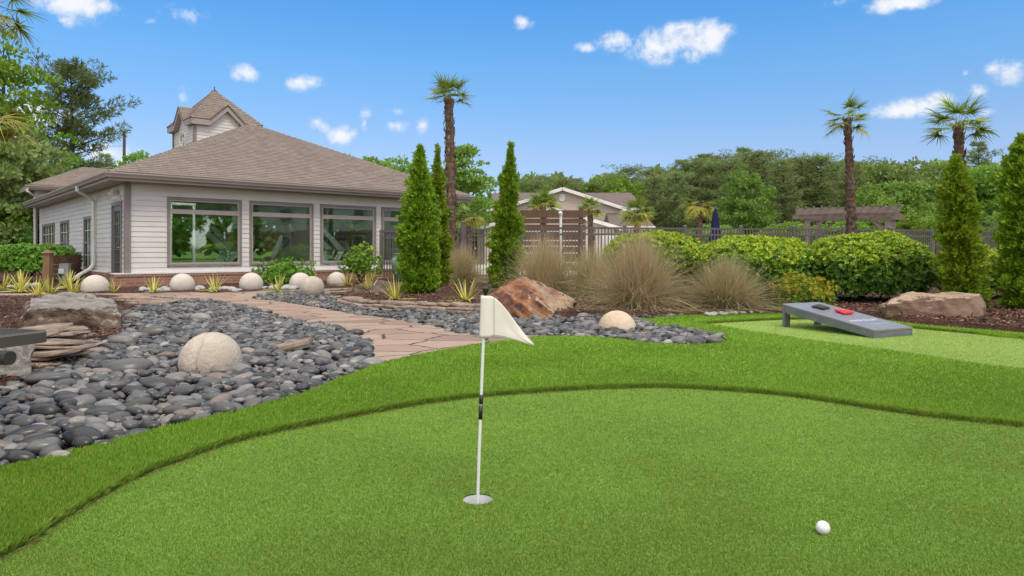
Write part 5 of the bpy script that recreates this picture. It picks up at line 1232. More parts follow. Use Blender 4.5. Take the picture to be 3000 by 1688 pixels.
def shrub(name, c, half, n, leafL, leafW, mats, label, cat, group=None, seed=0, topz=.62, per=6, lump=.12, box=.55, core=.72, bottom=-.85, stems=8, loose=.16, back=.5):
    r = np.random.default_rng(seed); half = np.array(half); c = np.array(c, float)
    p, nn = sq_surface(r, n, box)
    keep = (p[:, 2] > bottom) & ((nn[:, 1] < .35) | (r.random(n) < back)); p, nn = p[keep], nn[keep]; n = len(p)
    lu = np.array([noise.noise(Vector(q * half * 2.4) + Vector((seed, 0, 0))) for q in p]); dep = 1 + lump * lu - np.abs(r.normal(size=n)) * loose
    pos = p * half * dep[:, None]
    ax = unit(nn * .9 + np.array([0, 0, .55]) + r.normal(size=(n, 3)) * .35)
    hgt = pos[:, 2] / half[2]; young = (hgt + r.normal(size=n) * .30 + .25 * lu > topz)
    V, FF, MI = [], [], []
    u = unit(np.cross(ax, rdir(r, n))); w = np.cross(ax, u)
    for k in range(per):
        ph = 2 * math.pi * k / per + r.uniform(-.4, .4, n); tilt = r.uniform(.5, 1.15, n)
        d = ax * np.cos(tilt)[:, None] + (u * np.cos(ph)[:, None] + w * np.sin(ph)[:, None]) * np.sin(tilt)[:, None]
        v, f = cards(pos, d, ax + .3 * rdir(r, n), leafL * r.uniform(.7, 1.2, n), leafW * r.uniform(.8, 1.2, n), LEAF6)
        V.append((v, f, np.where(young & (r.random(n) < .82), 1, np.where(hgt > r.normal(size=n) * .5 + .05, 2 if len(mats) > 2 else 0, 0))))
    e = empty(name, (c[0], c[1], c[2] - half[2]), 0, label, cat, group)
    me = np_mesh('foliage', V, mats if len(mats) > 1 else mats * 2); o = link('foliage', me, e); o.location = (0, 0, half[2])
    if core:
        bm = bmesh.new(); bmesh.ops.create_icosphere(bm, subdivisions=4, radius=1)
        for q in bm.verts:
            d = q.co.normalized(); m = max(abs(d.x), abs(d.y), abs(d.z)); b = d / m; s = (d * (1 - box) * 1.15 + b * box) * core * (1 + .25 * noise.noise(d * 4 + Vector((seed, 0, 0))))
            q.co = (s.x * half[0], s.y * half[1], max(s.z, bottom * .8) * half[2])
        bm_obj('inner_foliage', bm, mats[0], e).location = (0, 0, half[2])
    mb = MB()
    for k in range(stems):
        a = r.uniform(0, 6.28); q = r.uniform(.2, .8)
        mb.tube([(r.normal() * half[0] * .15, r.normal() * half[1] * .15, -.03), (math.cos(a) * half[0] * q * .5, math.sin(a) * half[1] * q * .5, half[2] * .6), (math.cos(a) * half[0] * q, math.sin(a) * half[1] * q, half[2] * 1.3)], [.018, .012, .005], 5)
    mb.build('stems', M_twig, e); return e
HG = 'rounded hedge shrubs in front of the fence'
def hedge(px0, px1, Y, ztop, label, seed, n=7200):
    x0, x1 = P(px0, 0, Y)[0], P(px1, 0, Y)[0]; zb = .10; ztop -= .06; h = (ztop - zb) / 2
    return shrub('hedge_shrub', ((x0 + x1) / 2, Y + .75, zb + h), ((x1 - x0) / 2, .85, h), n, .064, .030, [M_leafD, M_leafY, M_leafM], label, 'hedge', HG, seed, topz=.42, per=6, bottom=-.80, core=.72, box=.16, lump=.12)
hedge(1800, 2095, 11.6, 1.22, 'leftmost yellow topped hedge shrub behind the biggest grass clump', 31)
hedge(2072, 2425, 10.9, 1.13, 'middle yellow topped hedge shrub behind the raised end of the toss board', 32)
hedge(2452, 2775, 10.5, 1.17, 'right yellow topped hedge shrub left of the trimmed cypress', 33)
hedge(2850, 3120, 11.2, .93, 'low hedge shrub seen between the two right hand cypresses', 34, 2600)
shrub('golden_shrub', (P(2360, 0, 9.9)[0], 10.0, .30), (.36, .3, .25), 900, .055, .012, [M_leafM, M_gold], 'small golden thread leaved shrub behind the toss board', 'shrub', None, 35, topz=-.3, per=7, lump=.5, core=.5, loose=.4)
shrub('wall_bush', (P(825, 0, 16.6)[0], 16.9, .32), (.62, .40, .36), 900, .075, .03, [M_leafM, M_leafD], 'loose green bush with bare twigs below the second wide window', 'bush', None, 36, topz=.9, per=6, lump=.6, core=.5, loose=.4, box=.3)
shrub('wall_bush', (P(1050, 0, 18.2)[0], 18.5, .50), (.46, .38, .46), 700, .08, .035, [M_leafM, M_leafY], 'small rounded bush beside the gate post and the third wide window', 'bush', None, 37, topz=.75, per=6, lump=.5, core=.5, loose=.4, box=.3, bottom=-.6)
shrub('clipped_hedge', (P(8, 0, 18.0)[0], 19.0, .62), (1.02, .9, .40), 3000, .09, .04, [M_leafM, M_leafM], 'clipped green hedge block left of the wooden post', 'hedge', None, 38, per=6, lump=.15, core=.78, bottom=-.7)
shrub('ivy_ground_bush', (P(130, 0, 27)[0], 28.0, 1.1), (1.6, .9, 1.2), 900, .16, .07, [M_leafD, M_leafM], 'dark shrub behind the clipped hedge at the far corner of the clubhouse', 'bush', None, 39, topz=.3, per=6, lump=.4, core=.7, loose=.3)

# ------------------------------------------------------------------ clipped cypresses
M_arb = leafy('cypress_spray', [(.085, .18, .012), (.16, .29, .016), (.24, .38, .022), (.32, .45, .028), (.12, .235, .014)], .5, .32, .3)
M_arbc = plain('cypress_inner', (.045, .10, .012), (.03, .07, .01), .8, .2, scale=8, bump=.02, bscale=30)
SPR = np.array([(-.12, 0, 0), (.12, 0, 0), (.5, .55, .05), (.22, .62, .05), (.12, 1.0, .0), (-.10, .7, .05), (-.42, .78, .04), (-.30, .4, .05)])
def cypress(px_, pyb, zb, H, prof, turns, amp, label, seed, n=9000, lean=(0, 0), ph0=0.0, twin=None, Y=None):
    x0, y0 = G(px_, pyb, zb) if Y is None else (P(px_, 0, Y)[0], Y); r = np.random.default_rng(seed)
    ts = [p[0] for p in prof]; rs_ = [max(.006, p[1] * .62 - .035) for p in prof]
    tt = r.random(n * 3); rr = np.interp(tt, ts, rs_); kk = r.random(n * 3) < rr / max(rs_); t = tt[kk][:n]; n = len(t); a = r.uniform(0, 2 * math.pi, n)
    def rad(t, a):
        g = np.sin(2 * math.pi * t * turns + a + ph0); g = np.abs(g) ** .7 * np.sign(g)
        lum = np.array([noise.noise((math.cos(q) * 1.6, math.sin(q) * 1.6, w * H * 2.2 + seed)) for q, w in zip(a, t)])
        lum2 = np.array([noise.noise((math.cos(q) * 3.6, math.sin(q) * 3.6, w * H * 6.5 + seed)) for q, w in zip(a, t)])
        return np.interp(t, ts, rs_) * (1 + amp * g +   .28 * lum) + .17 * (np.abs(lum2) * 1.7 - .32) * np.minimum(1, np.interp(t, ts, rs_) / .14)
    RR = rad(t, a); dep = np.abs(r.normal(size=n)) * .055; RR = np.maximum(RR - dep, .01)
    out = np.column_stack([np.cos(a), np.sin(a), np.zeros(n)])
    pos = out * RR[:, None]; pos[:, 2] = t * H; pos[:, 0] += lean[0] * t; pos[:, 1] += lean[1] * t
    V = []
    for k in range(4):
        d = unit(out * r.uniform(.35, 1.0, (n, 1)) + np.array([0, 0, 1]) * r.uniform(.3, 1.1, (n, 1)) + rdir(r, n) * .65)
        nr = unit(np.cross(d, out) + rdir(r, n) * .8)
        v, f = cards(pos + rdir(r, n) * .025, d, nr, r.uniform(.045, .095, n), r.uniform(.026, .05, n), SPR); V.append((v, f, 0))
    e = empty('cypress_tree', (x0, y0, zb), 0, label, 'cypress')
    link('crown', np_mesh('crown', V, M_arb), e)
    S, N = 70, 40; tg = np.linspace(.0, .985, S); ag = np.linspace(0, 2 * math.pi, N, endpoint=False)
    T2, A2 = np.meshgrid(tg, ag, indexing='ij'); R2 = np.maximum(rad(T2.ravel(), A2.ravel()) - .15, .01) * np.where(T2.ravel() < .01, .1, 1)
    cv_ = np.column_stack([np.cos(A2.ravel()) * R2 + lean[0] * T2.ravel(), np.sin(A2.ravel()) * R2 + lean[1] * T2.ravel(), T2.ravel() * H + .03])
    i, j = np.meshgrid(np.arange(S - 1), np.arange(N), indexing='ij'); i = i.ravel(); j = j.ravel(); j2 = (j + 1) % N
    link('inner_foliage', np_mesh('inner_foliage', [(cv_, np.column_stack([i * N + j, i * N + j2, (i + 1) * N + j2, (i + 1) * N + j]), 0)], M_arb), e)
    MB().tube([(0, 0, -.05), (0, 0, .12), (lean[0] * .3, 0, H * .3)], [.05, .045, .02], 8).build('trunk', M_twig, e); return e
PA = [(0, .36), (.03, .44), (.1, .49), (.25, .50), (.4, .49), (.55, .44), (.69, .33), (.84, .22), (.93, .13), (1, .01)]
cypress(1230, 858, .09, 2.84, PA, 4.2, .15, 'leftmost wide cypress beside the gate', 71, 12000, ph0=.6)
cypress(1282, 0, .09, 3.3, [(0, .3), (.1, .36), (.3, .36), (.5, .32), (.68, .24), (.82, .15), (.93, .07), (1, .01)], 4.5, .16, 'narrow cypress standing behind the leftmost wide one', 72, 8000, Y=15.9)
cypress(1478, 845, .09, 3.12, [(0, .30), (.08, .37), (.2, .425), (.3, .425), (.43, .41), (.55, .325), (.67, .275), (.79, .20), (.9, .115), (1, .01)], 4.4, .24, 'spiral trimmed cypress rising behind the flag and the red boulder', 73, 11000, ph0=2.4, lean=(.14, 0))
cypress(2822, 0, .09, 2.14, [(0, .30), (.2, .335), (.4, .31), (.55, .325), (.7, .29), (.82, .235), (.92, .15), (1, .015)], 3.4, .13, 'trimmed cypress behind the long low tan boulder', 74, 11000, Y=9.75, lean=(-.11, 0))
cypress(2996, 0, .09, 2.42, [(0, .36), (.15, .385), (.3, .36), (.42, .375), (.55, .36), (.7, .35), (.82, .29), (.92, .20), (.98, .10), (1, .02)], 3.6, .15, 'rightmost cypress cut by the right picture edge', 75, 12000, Y=9.6, ph0=1.5)

# ------------------------------------------------------------------ palms
M_frond = leafy('palm_frond', [(.11, .18, .025), (.17, .25, .035), (.24, .32, .05), (.14, .21, .035)], .45, .25, .4)
M_frondY = leafy('yellowing_palm_frond', [(.28, .30, .04), (.38, .35, .05), (.45, .36, .07), (.22, .26, .04)], .5, .25, .35)
M_trunk = plain('fibrous_palm_trunk', (.17, .11, .08), (.10, .065, .05), .95, .1, scale=9, bump=.02, bscale=34, stretch=(1.5, 1.5, .6))
M_boot = leafy('palm_leaf_bases', [(.20, .13, .095), (.13, .085, .06), (.28, .20, .15), (.10, .065, .045)], .9, 0, .1)
def frond_mesh(seed, fan, nseg, pet, dead=False, wd=.075):
    r = np.random.default_rng(seed); th = np.linspace(-R(118), R(118), nseg) + r.normal(size=nseg) * .04
    l = fan * (.72 + .28 * np.cos(th * .75)) * r.uniform(.85, 1.08, nseg); S = 6; s = np.linspace(0, 1, S)[None, :]
    x = np.cos(th)[:, None] * s * l[:, None] + pet; y = np.sin(th)[:, None] * s * l[:, None]
    z = .06 * np.abs(np.sin(th))[:, None] * s - (.10 + .35 * r.random((nseg, 1)) ** 2 * (2 if dead else 1)) * s ** 3 * l[:, None]
    pts = np.stack([x, y, z], axis=-1); side = unit(np.column_stack([-np.sin(th), np.cos(th), r.normal(size=nseg) * .5]))
    v, f = ribbons(pts, fan * wd, side)
    pt = np.stack([np.linspace(0, pet, 4), np.zeros(4), -.03 * np.sin(np.linspace(0, 3.14, 4))], -1)[None]
    v2, f2 = ribbons(pt, .03, np.array([(0, 1, 0)])); v3, f3 = ribbons(pt, .03, np.array([(0, 0, 1.0)]))
    return np_mesh('frond', [(v, f, 0), (v2, f2, 1), (v3, f3, 1)], [M_frondY if dead else M_frond, M_frondY])
FM = [frond_mesh(100 + i, .52, 26, .55) for i in range(4)]; FMY = [frond_mesh(120 + i, .52, 24, .55, True) for i in range(3)]
FF_ = [frond_mesh(140 + i, .55, 26, .45, False, .12) for i in range(3)]; FFY = [frond_mesh(150 + i, .55, 24, .45, True, .12) for i in range(3)]
def palm(Y, foot, trunk_px, rad0, rad1, nf, size, label, seed, yellow=.25, elev=(-35, 80), zfoot=0.0, grp='windmill palms', far=False):
    r = random.Random(seed); top = P(*trunk_px, Y); x0 = P(foot, 0, Y)[0]
    e = empty('palm_tree', (x0, Y, zfoot), 0, label, 'palm tree', grp); H = top[2] - zfoot; dx = top[0] - x0
    S = int(H / .06) + 2; path, rd = [], []
    for i in range(S):
        t = i / (S - 1); path.append((dx * t + .03 * math.sin(t * 3.0), 0, H * t - (.1 if i == 0 else 0))); rd.append((rad0 + (rad1 - rad0) * t) * (1 + .07 * math.sin(i * 2.4 + seed) + r.uniform(-.07, .07)))
    MB().tube(path, rd, 14).build('trunk', M_trunk, e)
    rg = np.random.default_rng(seed); n = int(H * 60); t = rg.random(n) ** .8; a = rg.uniform(0, 6.28, n); o_ = np.column_stack([np.cos(a), np.sin(a), np.zeros(n)])
    pos = o_ * (rad0 + (rad1 - rad0) * t)[:, None] * 1.0; pos[:, 2] += t * H; pos[:, 0] += dx * t + .03 * np.sin(t * 3)
    v, f = cards(pos, o_ * .28 + np.array([0, 0, 1]) + rdir(rg, n) * .25, o_, rg.uniform(.07, .17, n) * (.7 + rad0 * 3), rg.uniform(.04, .09, n), LEAF6)
    link('leaf_bases', np_mesh('leaf_bases', [(v, f, 0)], M_boot), e)['kind'] = 'stuff'
    for i in range(nf):
        dead = r.random() < yellow; me = ((FFY if dead else FF_) if far else (FMY if dead else FM))[r.randrange(3)]
        o = link('frond', me, e); q = (i + .5) / nf; ev = R(elev[1] + (elev[0] - elev[1]) * q ** .8 + r.uniform(-10, 10)) if not dead else R(r.uniform(elev[0] - 15, elev[0] + 35)); azi = i * 2.4 + r.uniform(-.4, .4)
        o.rotation_euler = Euler((r.uniform(-.5, .5), -ev, azi), 'XYZ'); o.location = (dx, 0, H + r.uniform(-.12, .02) * size); s = size * r.uniform(.85, 1.12); o.scale = (s, s, s)
    return e
palm(18.0, 1322, (1314, 288), .138, .108, 22, .70, 'tall palm with a bushy head rising behind the two left cypresses', 1, .12, (-5, 85))
palm(19.0, 2497, (2482, 348), .125, .088, 23, .72, 'tall palm with ragged fronds in front of the pergola', 2, .2, (-25, 85))
palm(14.5, 2815, (2806, 366), .10, .085, 22, .74, 'tall palm rising behind the trimmed cypress on the right', 3, .2, (-20, 82))
palm(27.0, 1370, (1374, 632), .13, .11, 24, .72, 'short yellowish palm right of the tallest left palm, behind the fence', 4, .55, (-35, 80), far=True)
palm(30.0, 1590, (1590, 602), .13, .12, 26, .95, 'short palm above the wooden shower screen', 5, .2, (-25, 80), far=True)
palm(29.0, 1733, (1727, 612), .12, .10, 22, .72, 'slim short palm between the shower screen and the hedge', 6, .3, (-30, 80), far=True)
palm(29.0, 1868, (1864, 622), .12, .10, 26, .9, 'short palm in front of the right end of the far house', 7, .35, (-35, 80), far=True)
palm(28.0, 2046, (2048, 600), .12, .11, 24, .8, 'short yellow fronded palm beside the closed navy umbrella', 8, .8, (-30, 80), far=True)
palm(8.4, -150, (-35, -2), .12, .10, 18, .66, 'palm whose green fronds hang into the upper left corner', 9, .45, (-35, 60))
palm(8.8, -170, (-48, 335), .12, .11, 18, .66, 'palm whose orange and yellow fronds reach in at the left edge', 10, .8, (-45, 60))
# ------------------------------------------------------------------ pool fence and gate
M_alu = plain('brown_black_aluminium', (.125, .105, .096), (.105, .088, .08), .45, .4, scale=3)
def fpt(px, Y): return Vector((P(px, 0, Y)[0], Y, 0))
FP = [(1530, 21.0), (1704, 20.2), (1830, 20.5), (2007, 21.0), (2170, 21.2), (2325, 21.4), (2470, 21.6), (2606, 22.4), (2732, 23.2), (2870, 24.0), (3010, 24.8)]
fence = empty('pool_fence', (0, 0, 0), 0, 'long dark slatted metal fence with capped posts along the pool', 'fence')
def post(p, w, h, parent, name='post', dome=False):
    mb = MB(); mb.bx(p.x - w / 2, p.x + w / 2, p.y - w / 2, p.y + w / 2, -.1, h); c = w * .62
    mb.hexa([(p.x - c, p.y - c, h), (p.x + c, p.y - c, h), (p.x + c, p.y + c, h), (p.x - c, p.y + c, h)], [(p.x - w * .3, p.y - w * .3, h + .035), (p.x + w * .3, p.y - w * .3, h + .035), (p.x + w * .3, p.y + w * .3, h + .035), (p.x - w * .3, p.y + w * .3, h + .035)])
    return mb.build(name, M_alu, parent)
def panel(a, b, parent, zb=.12, zt=1.60, gap=.10):
    d = (b - a); L = d.length; d.normalize(); mb = MB(); a2, b2 = a + d * .035, b - d * .035
    for z in (zt - .02, zt - .21, zb): mb.beam(a2 + Vector((0, 0, z)), b2 + Vector((0, 0, z)), .040, .055)
    n = int(L / gap)
    for i in range(1, n):
        q = a + d * (L * i / n); mb.bx(q.x - .015, q.x + .015, q.y - .012, q.y + .012, zb - .06, zt - .03)
    return mb.build('panel', M_alu, parent)
pts = [fpt(*p) for p in FP]; gp_ = fpt(1357, 21.9)
for p in pts: post(p, .085, 1.66, fence)
for a, b in zip([gp_] + pts[:-1], pts): panel(a, b, fence)
gate = empty('pool_gate', (0, 0, 0), 0, 'dark metal gate run between the clubhouse wall and the wide latch post', 'gate')
ga, gm_ = fpt(1117, 19.5), fpt(1238, 20.6)
mb = MB(); mb.bx(ga.x - .045, ga.x + .045, ga.y - .045, ga.y + .045, .36, 1.50); mb.build('wall_post', M_alu, gate)
post(gm_, .08, 1.6, gate); panel(ga, gm_, gate, .10, 1.48); panel(gm_, gp_, gate, .10, 1.52)
post(gp_, .15, 1.82, gate, 'latch_post')
MB().box((gp_.x - .12, gp_.y - .06, 1.25), (.06, .08, .40)).build('latch', M_black, gate, bevel=.01)

# ------------------------------------------------------------------ wooden shower screen and shower pipe
M_cedar = plain('stained_cedar', (.145, .082, .052), (.105, .06, .04), .75, .25, scale=4, stretch=(6, 1, 1), bump=.003, bscale=40)
scr = empty('shower_screen', (0, 24.0, 0), 0, 'red brown wooden board screen behind the fence', 'wood screen')
X = lambda px, Y=24.0: P(px, 0, Y)[0]
for px_ in (1480, 1590, 1702): MB().bx(X(px_) - .075, X(px_) + .075, -.06, .06, -.1, 2.42 if px_ != 1480 else 2.36).build('post', M_cedar, scr)
for z0, z1 in ((2.06, 2.32), (1.86, 2.02), (1.60, 1.82), (1.28, 1.56), (1.08, 1.24), (.84, 1.04), (.5, .8), (.2, .46)):
    MB().bx(X(1470), X(1715), -.10, -.065, z0, z1).build('board', M_cedar, scr)
sh = empty('shower_pipe', (X(1643, 23.6), 23.6, 0), 0, 'white outdoor shower pipe standing before the wooden screen', 'shower')
MB().tube([(0, 0, 0), (0, 0, 2.10), (.02, 0, 2.18), (-.03, -.08, 2.2)], .045, 10).build('pipe', M_whiteplastic, sh, smooth=True)
MB().lathe([(0, .07), (.05, .05), (.08, 0), (.05, -.05), (0, -.07)], (-.02, -.08, 2.2), 12).build('shower_head', M_whiteplastic, sh, smooth=True)
cab = empty('white_cabinet', (X(1792, 23.0), 23.0, 0), 0, 'white cabinet behind the fence left of the hedge', 'cabinet')
MB().bx(-.36, .36, -.2, .25, 0, 1.42).build('body', M_white, cab, bevel=.01); MB().bx(-.35, -.005, -.225, -.203, .06, 1.36).build('door', M_white, cab); MB().bx(.005, .35, -.225, -.203, .06, 1.36).build('door', M_white, cab)

# ------------------------------------------------------------------ pergola
M_perg = plain('weathered_pergola_wood', (.225, .175, .15), (.165, .127, .11), .8, .25, scale=3, stretch=(1, 1, 5), bump=.004, bscale=30)
pg = empty('pergola', (0, 0, 0), 0, 'weathered brown wooden pergola beyond the fence', 'pergola')
c00, c10 = fpt(2366, 27.4), fpt(2600, 26.2); dv = (c10 - c00).normalized(); nv = Vector((-dv.y, dv.x, 0)); c01, c11 = c00 + nv * 2.6 + dv * .35, c10 + nv * 2.6 + dv * .35
for p in (c00, c10, c01, c11): mb = MB(); mb.beam(p + Vector((0, 0, -.1)), p + Vector((0, 0, 2.33)), .2, .2, up=nv); mb.build('post', M_perg, pg)
for base in (c00, c01):
    off = base
    a, b = off - dv * .55, off + dv * ((c10 - c00).length + .45)
    MB().beam(a - nv * .12 + Vector((0, 0, 2.26)), b - nv * .12 + Vector((0, 0, 2.26)), .05, .15).build('beam', M_perg, pg); MB().beam(a + nv * .12 + dv * .05 + Vector((0, 0, 2.26)), b + nv * .12 - dv * .05 + Vector((0, 0, 2.26)), .05, .15).build('beam', M_perg, pg)
a, b = c00 - dv * .42 - nv * .45, c00 + dv * ((c10 - c00).length + .40) - nv * .45
for k in range(5): q = nv * (k * .82); MB().beam(a + q + Vector((0, 0, 2.47)), b + q + Vector((0, 0, 2.47)), .05, .25).build('rafter', M_perg, pg)
n = 13
for k in range(n):
    q = dv * ((c10 - c00).length + .7) * (k / (n - 1)) - dv * .35; MB().beam(c00 + q - nv * .6 + Vector((0, 0, 2.625)), c00 + q + nv * 3.1 + Vector((0, 0, 2.625)), .05, .06).build('purlin', M_perg, pg)
for p, s in ((c00, 1), (c10, -1), (c01, 1), (c11, -1)): MB().beam(p + dv * s * .08 + Vector((0, 0, 1.62)), p + dv * s * .62 + Vector((0, 0, 2.17)), .1, .1).build('brace', M_perg, pg)

# ------------------------------------------------------------------ closed umbrellas, urn
M_navy = plain('navy_canvas', (.010, .014, .055), (.016, .02, .07), .8, .2, scale=12, bump=.004, bscale=40)
def umbrella(px, Y, s, label):
    e = empty('closed_umbrella', (X(px, Y), Y, 0), 0, label, 'umbrella'); e.scale = (s, s, s)
    mb = MB(); n = 32; prof = [(.03, 2.50), (.06, 2.42), (.10, 2.2), (.13, 1.95), (.15, 1.75), (.17, 1.55), (.22, 1.32)]
    k0 = len(mb.v)
    for r_, z in prof:
        for j in range(n): a = 2 * math.pi * j / n; q = r_ * (1 + .20 * math.cos(8 * a)); mb.v.append((q * math.cos(a), q * math.sin(a), z - .05 * math.cos(8 * a) * (z < 1.4)))
    for i in range(len(prof) - 1):
        for j in range(n): mb.f.append((i * n + j, i * n + (j + 1) % n, (i + 1) * n + (j + 1) % n, (i + 1) * n + j)); mb.m.append(0)
    mb.build('canopy', M_navy, e, smooth=True); MB().tube([(0, 0, 0), (0, 0, 2.52)], .022, 10).build('pole', M_alu, e); MB().lathe([(0, .08), (.035, .05), (.045, 0), (.02, -.03)], (0, 0, 2.52), 10).build('finial', M_alu, e)
    MB().lathe([(0, .08), (.25, .08), (.28, .0)], (0, 0, 0), 20).build('base', M_alu, e); return e
umbrella(2096, 26.0, 1.0, 'closed navy umbrella between the yellow fronded palm and the round tree')
umbrella(1355, 25.5, .72, 'low closed navy umbrella half hidden behind the wide latch post')
M_glaze = plain('teal_glaze', (.14, .24, .21), (.20, .29, .25), .25, .5, scale=4, stretch=(2, 2, .6))
urn = MB().lathe([(.0, .02), (.16, 0), (.20, .05), (.29, .3), (.33, .5), (.31, .62), (.24, .70), (.25, .74), (.28, .76), (.25, .77), (.2, .70), (0, .66)], (0, 0, 0), 32).build('glazed_urn', M_glaze, smooth=True); urn.location = (X(1180, 19.0), 19.0, .06)
tag(urn, 'tall teal glazed urn between the gate and the leftmost cypress', 'urn')

# ------------------------------------------------------------------ things by the side wall
M_cedarp = plain('post_wood', (.26, .145, .085), (.20, .11, .065), .75, .25, scale=4, stretch=(3, 3, .6))
wf = empty('wood_fence', (0, 0, 0), 0, 'short brown wooden screen with a capped post at the corner of the clipped hedge', 'fence')
p = fpt(141, 17.6); mb = MB(); mb.bx(p.x - .085, p.x + .085, p.y - .085, p.y + .085, -.1, .84); mb.hexa([(p.x - .12, p.y - .12, .84), (p.x + .12, p.y - .12, .84), (p.x + .12, p.y + .12, .84), (p.x - .12, p.y + .12, .84)], [(p.x - .02, p.y - .02, .93), (p.x + .02, p.y - .02, .93), (p.x + .02, p.y + .02, .93), (p.x - .02, p.y + .02, .93)]); mb.build('post', M_cedarp, wf)
for k in range(6): MB().beam(p + Vector((-.09, .06, .10 + k * .125)), p + Vector((-.35, 1.9, .10 + k * .125)), .03, .11).build('board', M_cedar, wf)
p = fpt(180, 18.4); ub = empty('utility_box', (p.x, p.y, 0), R(20), 'grey utility cabinet with an outlet box on its front beside the wall', 'utility box')
MB().bx(-.19, .19, -.14, .16, -.05, .56).build('cabinet', M_grey, ub, bevel=.012); MB().bx(-.245, -.195, -.12, .14, -.05, .53).build('side_cover', M_black, ub); MB().bx(-.03, .10, -.20, -.142, .28, .42).build('outlet', M_white, ub, bevel=.01)
MB().tube([(.03, -.18, .28), (.02, -.2, .18), (.06, -.2, .1), (.08, -.18, -.02)], .018, 6).build('cable', M_black, ub)

# ------------------------------------------------------------------ far house
M_tansid = plain('tan_siding', (.35, .29, .245), (.31, .255, .215), .6, .3, scale=.4)
def lap_tan():
    m, t = new_mat('tan_lap_siding'); o = coords(t); s = t.n('ShaderNodeSeparateXYZ', {0: o}).outputs[2]
    fr = t.math('FRACT', t.math('MULTIPLY', s, 5.5)); col = t.mix(t.smooth(fr, 0, .10), (.27, .22, .185), (.52, .43, .36))
    finish(t, col, .6, .3, 0, bumpn(t, fr, .5, .02)); return m
M_lap = lap_tan()
M_shfar = shingle_mat('weathered_brown_shingles', [(.165, .125, .115), (.20, .155, .14), (.10, .075, .07), (.235, .185, .165)], 1.3)
house = empty('apartment_house', (P(1647, 0, 50)[0], 50, 0), 0, 'tan sided house with white gable trim and brown roofs beyond the pool', 'house')
hx = lambda px, Y: P(px, 0, Y)[0] - P(1647, 0, 50)[0]
hz = lambda py, Y: P(0, py, Y)[2]
def gable_front(x0, x1, xp, ze, zp, y, depth, oh, name):
    MB().add([(x0, y, -.2), (x1, y, -.2), (x1, y, ze), (xp, y, zp), (x0, y, ze), (x0, y + depth, -.2), (x1, y + depth, -.2), (x1, y + depth, ze), (xp, y + depth, zp), (x0, y + depth, ze)], [(0, 1, 2, 3, 4), (0, 4, 9, 5), (1, 6, 7, 2), (9, 8, 7, 6, 5)]).build(name, M_lap, house)
    mb = MB(); y0 = y - oh; sl = lambda x: ze + (zp - ze) * (x - x0) / (xp - x0) if x < xp else ze + (zp - ze) * (x1 - x) / (x1 - xp)
    e0, e1 = x0 - .5, x1 + .5; zl, zr = ze - .5 * (zp - ze) / (xp - x0), ze - .5 * (zp - ze) / (x1 - xp)
    roof_plane(mb, (e0, y + depth, zl + .06), (e0, y0, zl + .06), (xp, y0, zp + .06), (xp, y + depth, zp + .06), .25); roof_plane(mb, (e1, y0, zr + .06), (e1, y + depth, zr + .06), (xp, y + depth, zp + .06), (xp, y0, zp + .06), .25)
    o = mb.build('roof', M_shfar, house); auto_uv(o.data)
    mb = MB(); mb.beam((e0, y0 - .03, zl - .08), (xp, y0 - .03, zp - .08), .05, .24); mb.beam((xp, y0 - .03, zp - .08), (e1, y0 - .03, zr - .08), .05, .24); mb.build('gable_trim', M_white, house)
ya, yc = 0.0, -4.0
gable_front(hx(1478, 50), hx(1818, 50), hx(1647, 50), hz(606, 50), hz(551, 50), ya, 9, .35, 'gable_wall')
gable_front(hx(1420, 46), hx(1800, 46), hx(1608, 46), hz(662, 46), hz(606, 46), yc, 3.9, .35, 'front_wall')
def hip_block(x0, x1, y0, y1, zb, ze, zr, name, inset=None):
    MB().bx(x0, x1, y0, y1, zb, ze).build(name, M_lap, house)
    mb = MB(); o = .45; X0, X1, Y0, Y1 = x0 - o, x1 + o, y0 - o, y1 + o; d = (Y1 - Y0) / 2; i_ = d if inset is None else inset
    A_, B_, C_, D_2 = (X0, Y0, ze), (X1, Y0, ze), (X1, Y1, ze), (X0, Y1, ze); R0, R1 = (X0 + i_, Y0 + d, zr), (X1 - i_, Y0 + d, zr)
    roof_plane(mb, A_, B_, R1, R0, .25); roof_plane(mb, C_, D_2, R0, R1, .25); roof_plane(mb, B_, C_, R1, R1, .25); roof_plane(mb, D_2, A_, R0, R0, .25)
    o_ = mb.build('roof', M_shfar, house); auto_uv(o_.data)
    mb = MB(); mb.bx(X0, X1, Y0 - .03, Y0 - .004, ze - .2, ze + .02); mb.build('eave_trim', M_white, house)
hip_block(hx(1440, 54), hx(1872, 54), 4.0, 11.0, -.2, hz(612, 53.5), hz(564, 57), 'rear_wall', .5)
hip_block(hx(1802, 47), hx(1895, 47), -3.2, 3.6, -.2, hz(664, 46.4), hz(624, 50), 'side_wall', .3)
hip_block(hx(1400, 47), hx(1470, 47), -2.6, 3.8, -.2, hz(671, 46.8), hz(625, 50), 'side_wall', .9)
mb = MB(); mb.lathe([(0, .0), (.22, 0), (.26, .02), (.26, -.04), (.0, -.04)], (0, 0, 0), 24); o = mb.build('round_vent', M_white, house); o.location = (0, ya - .05, hz(579, 50)); o.rotation_euler = (R(90), 0, 0)
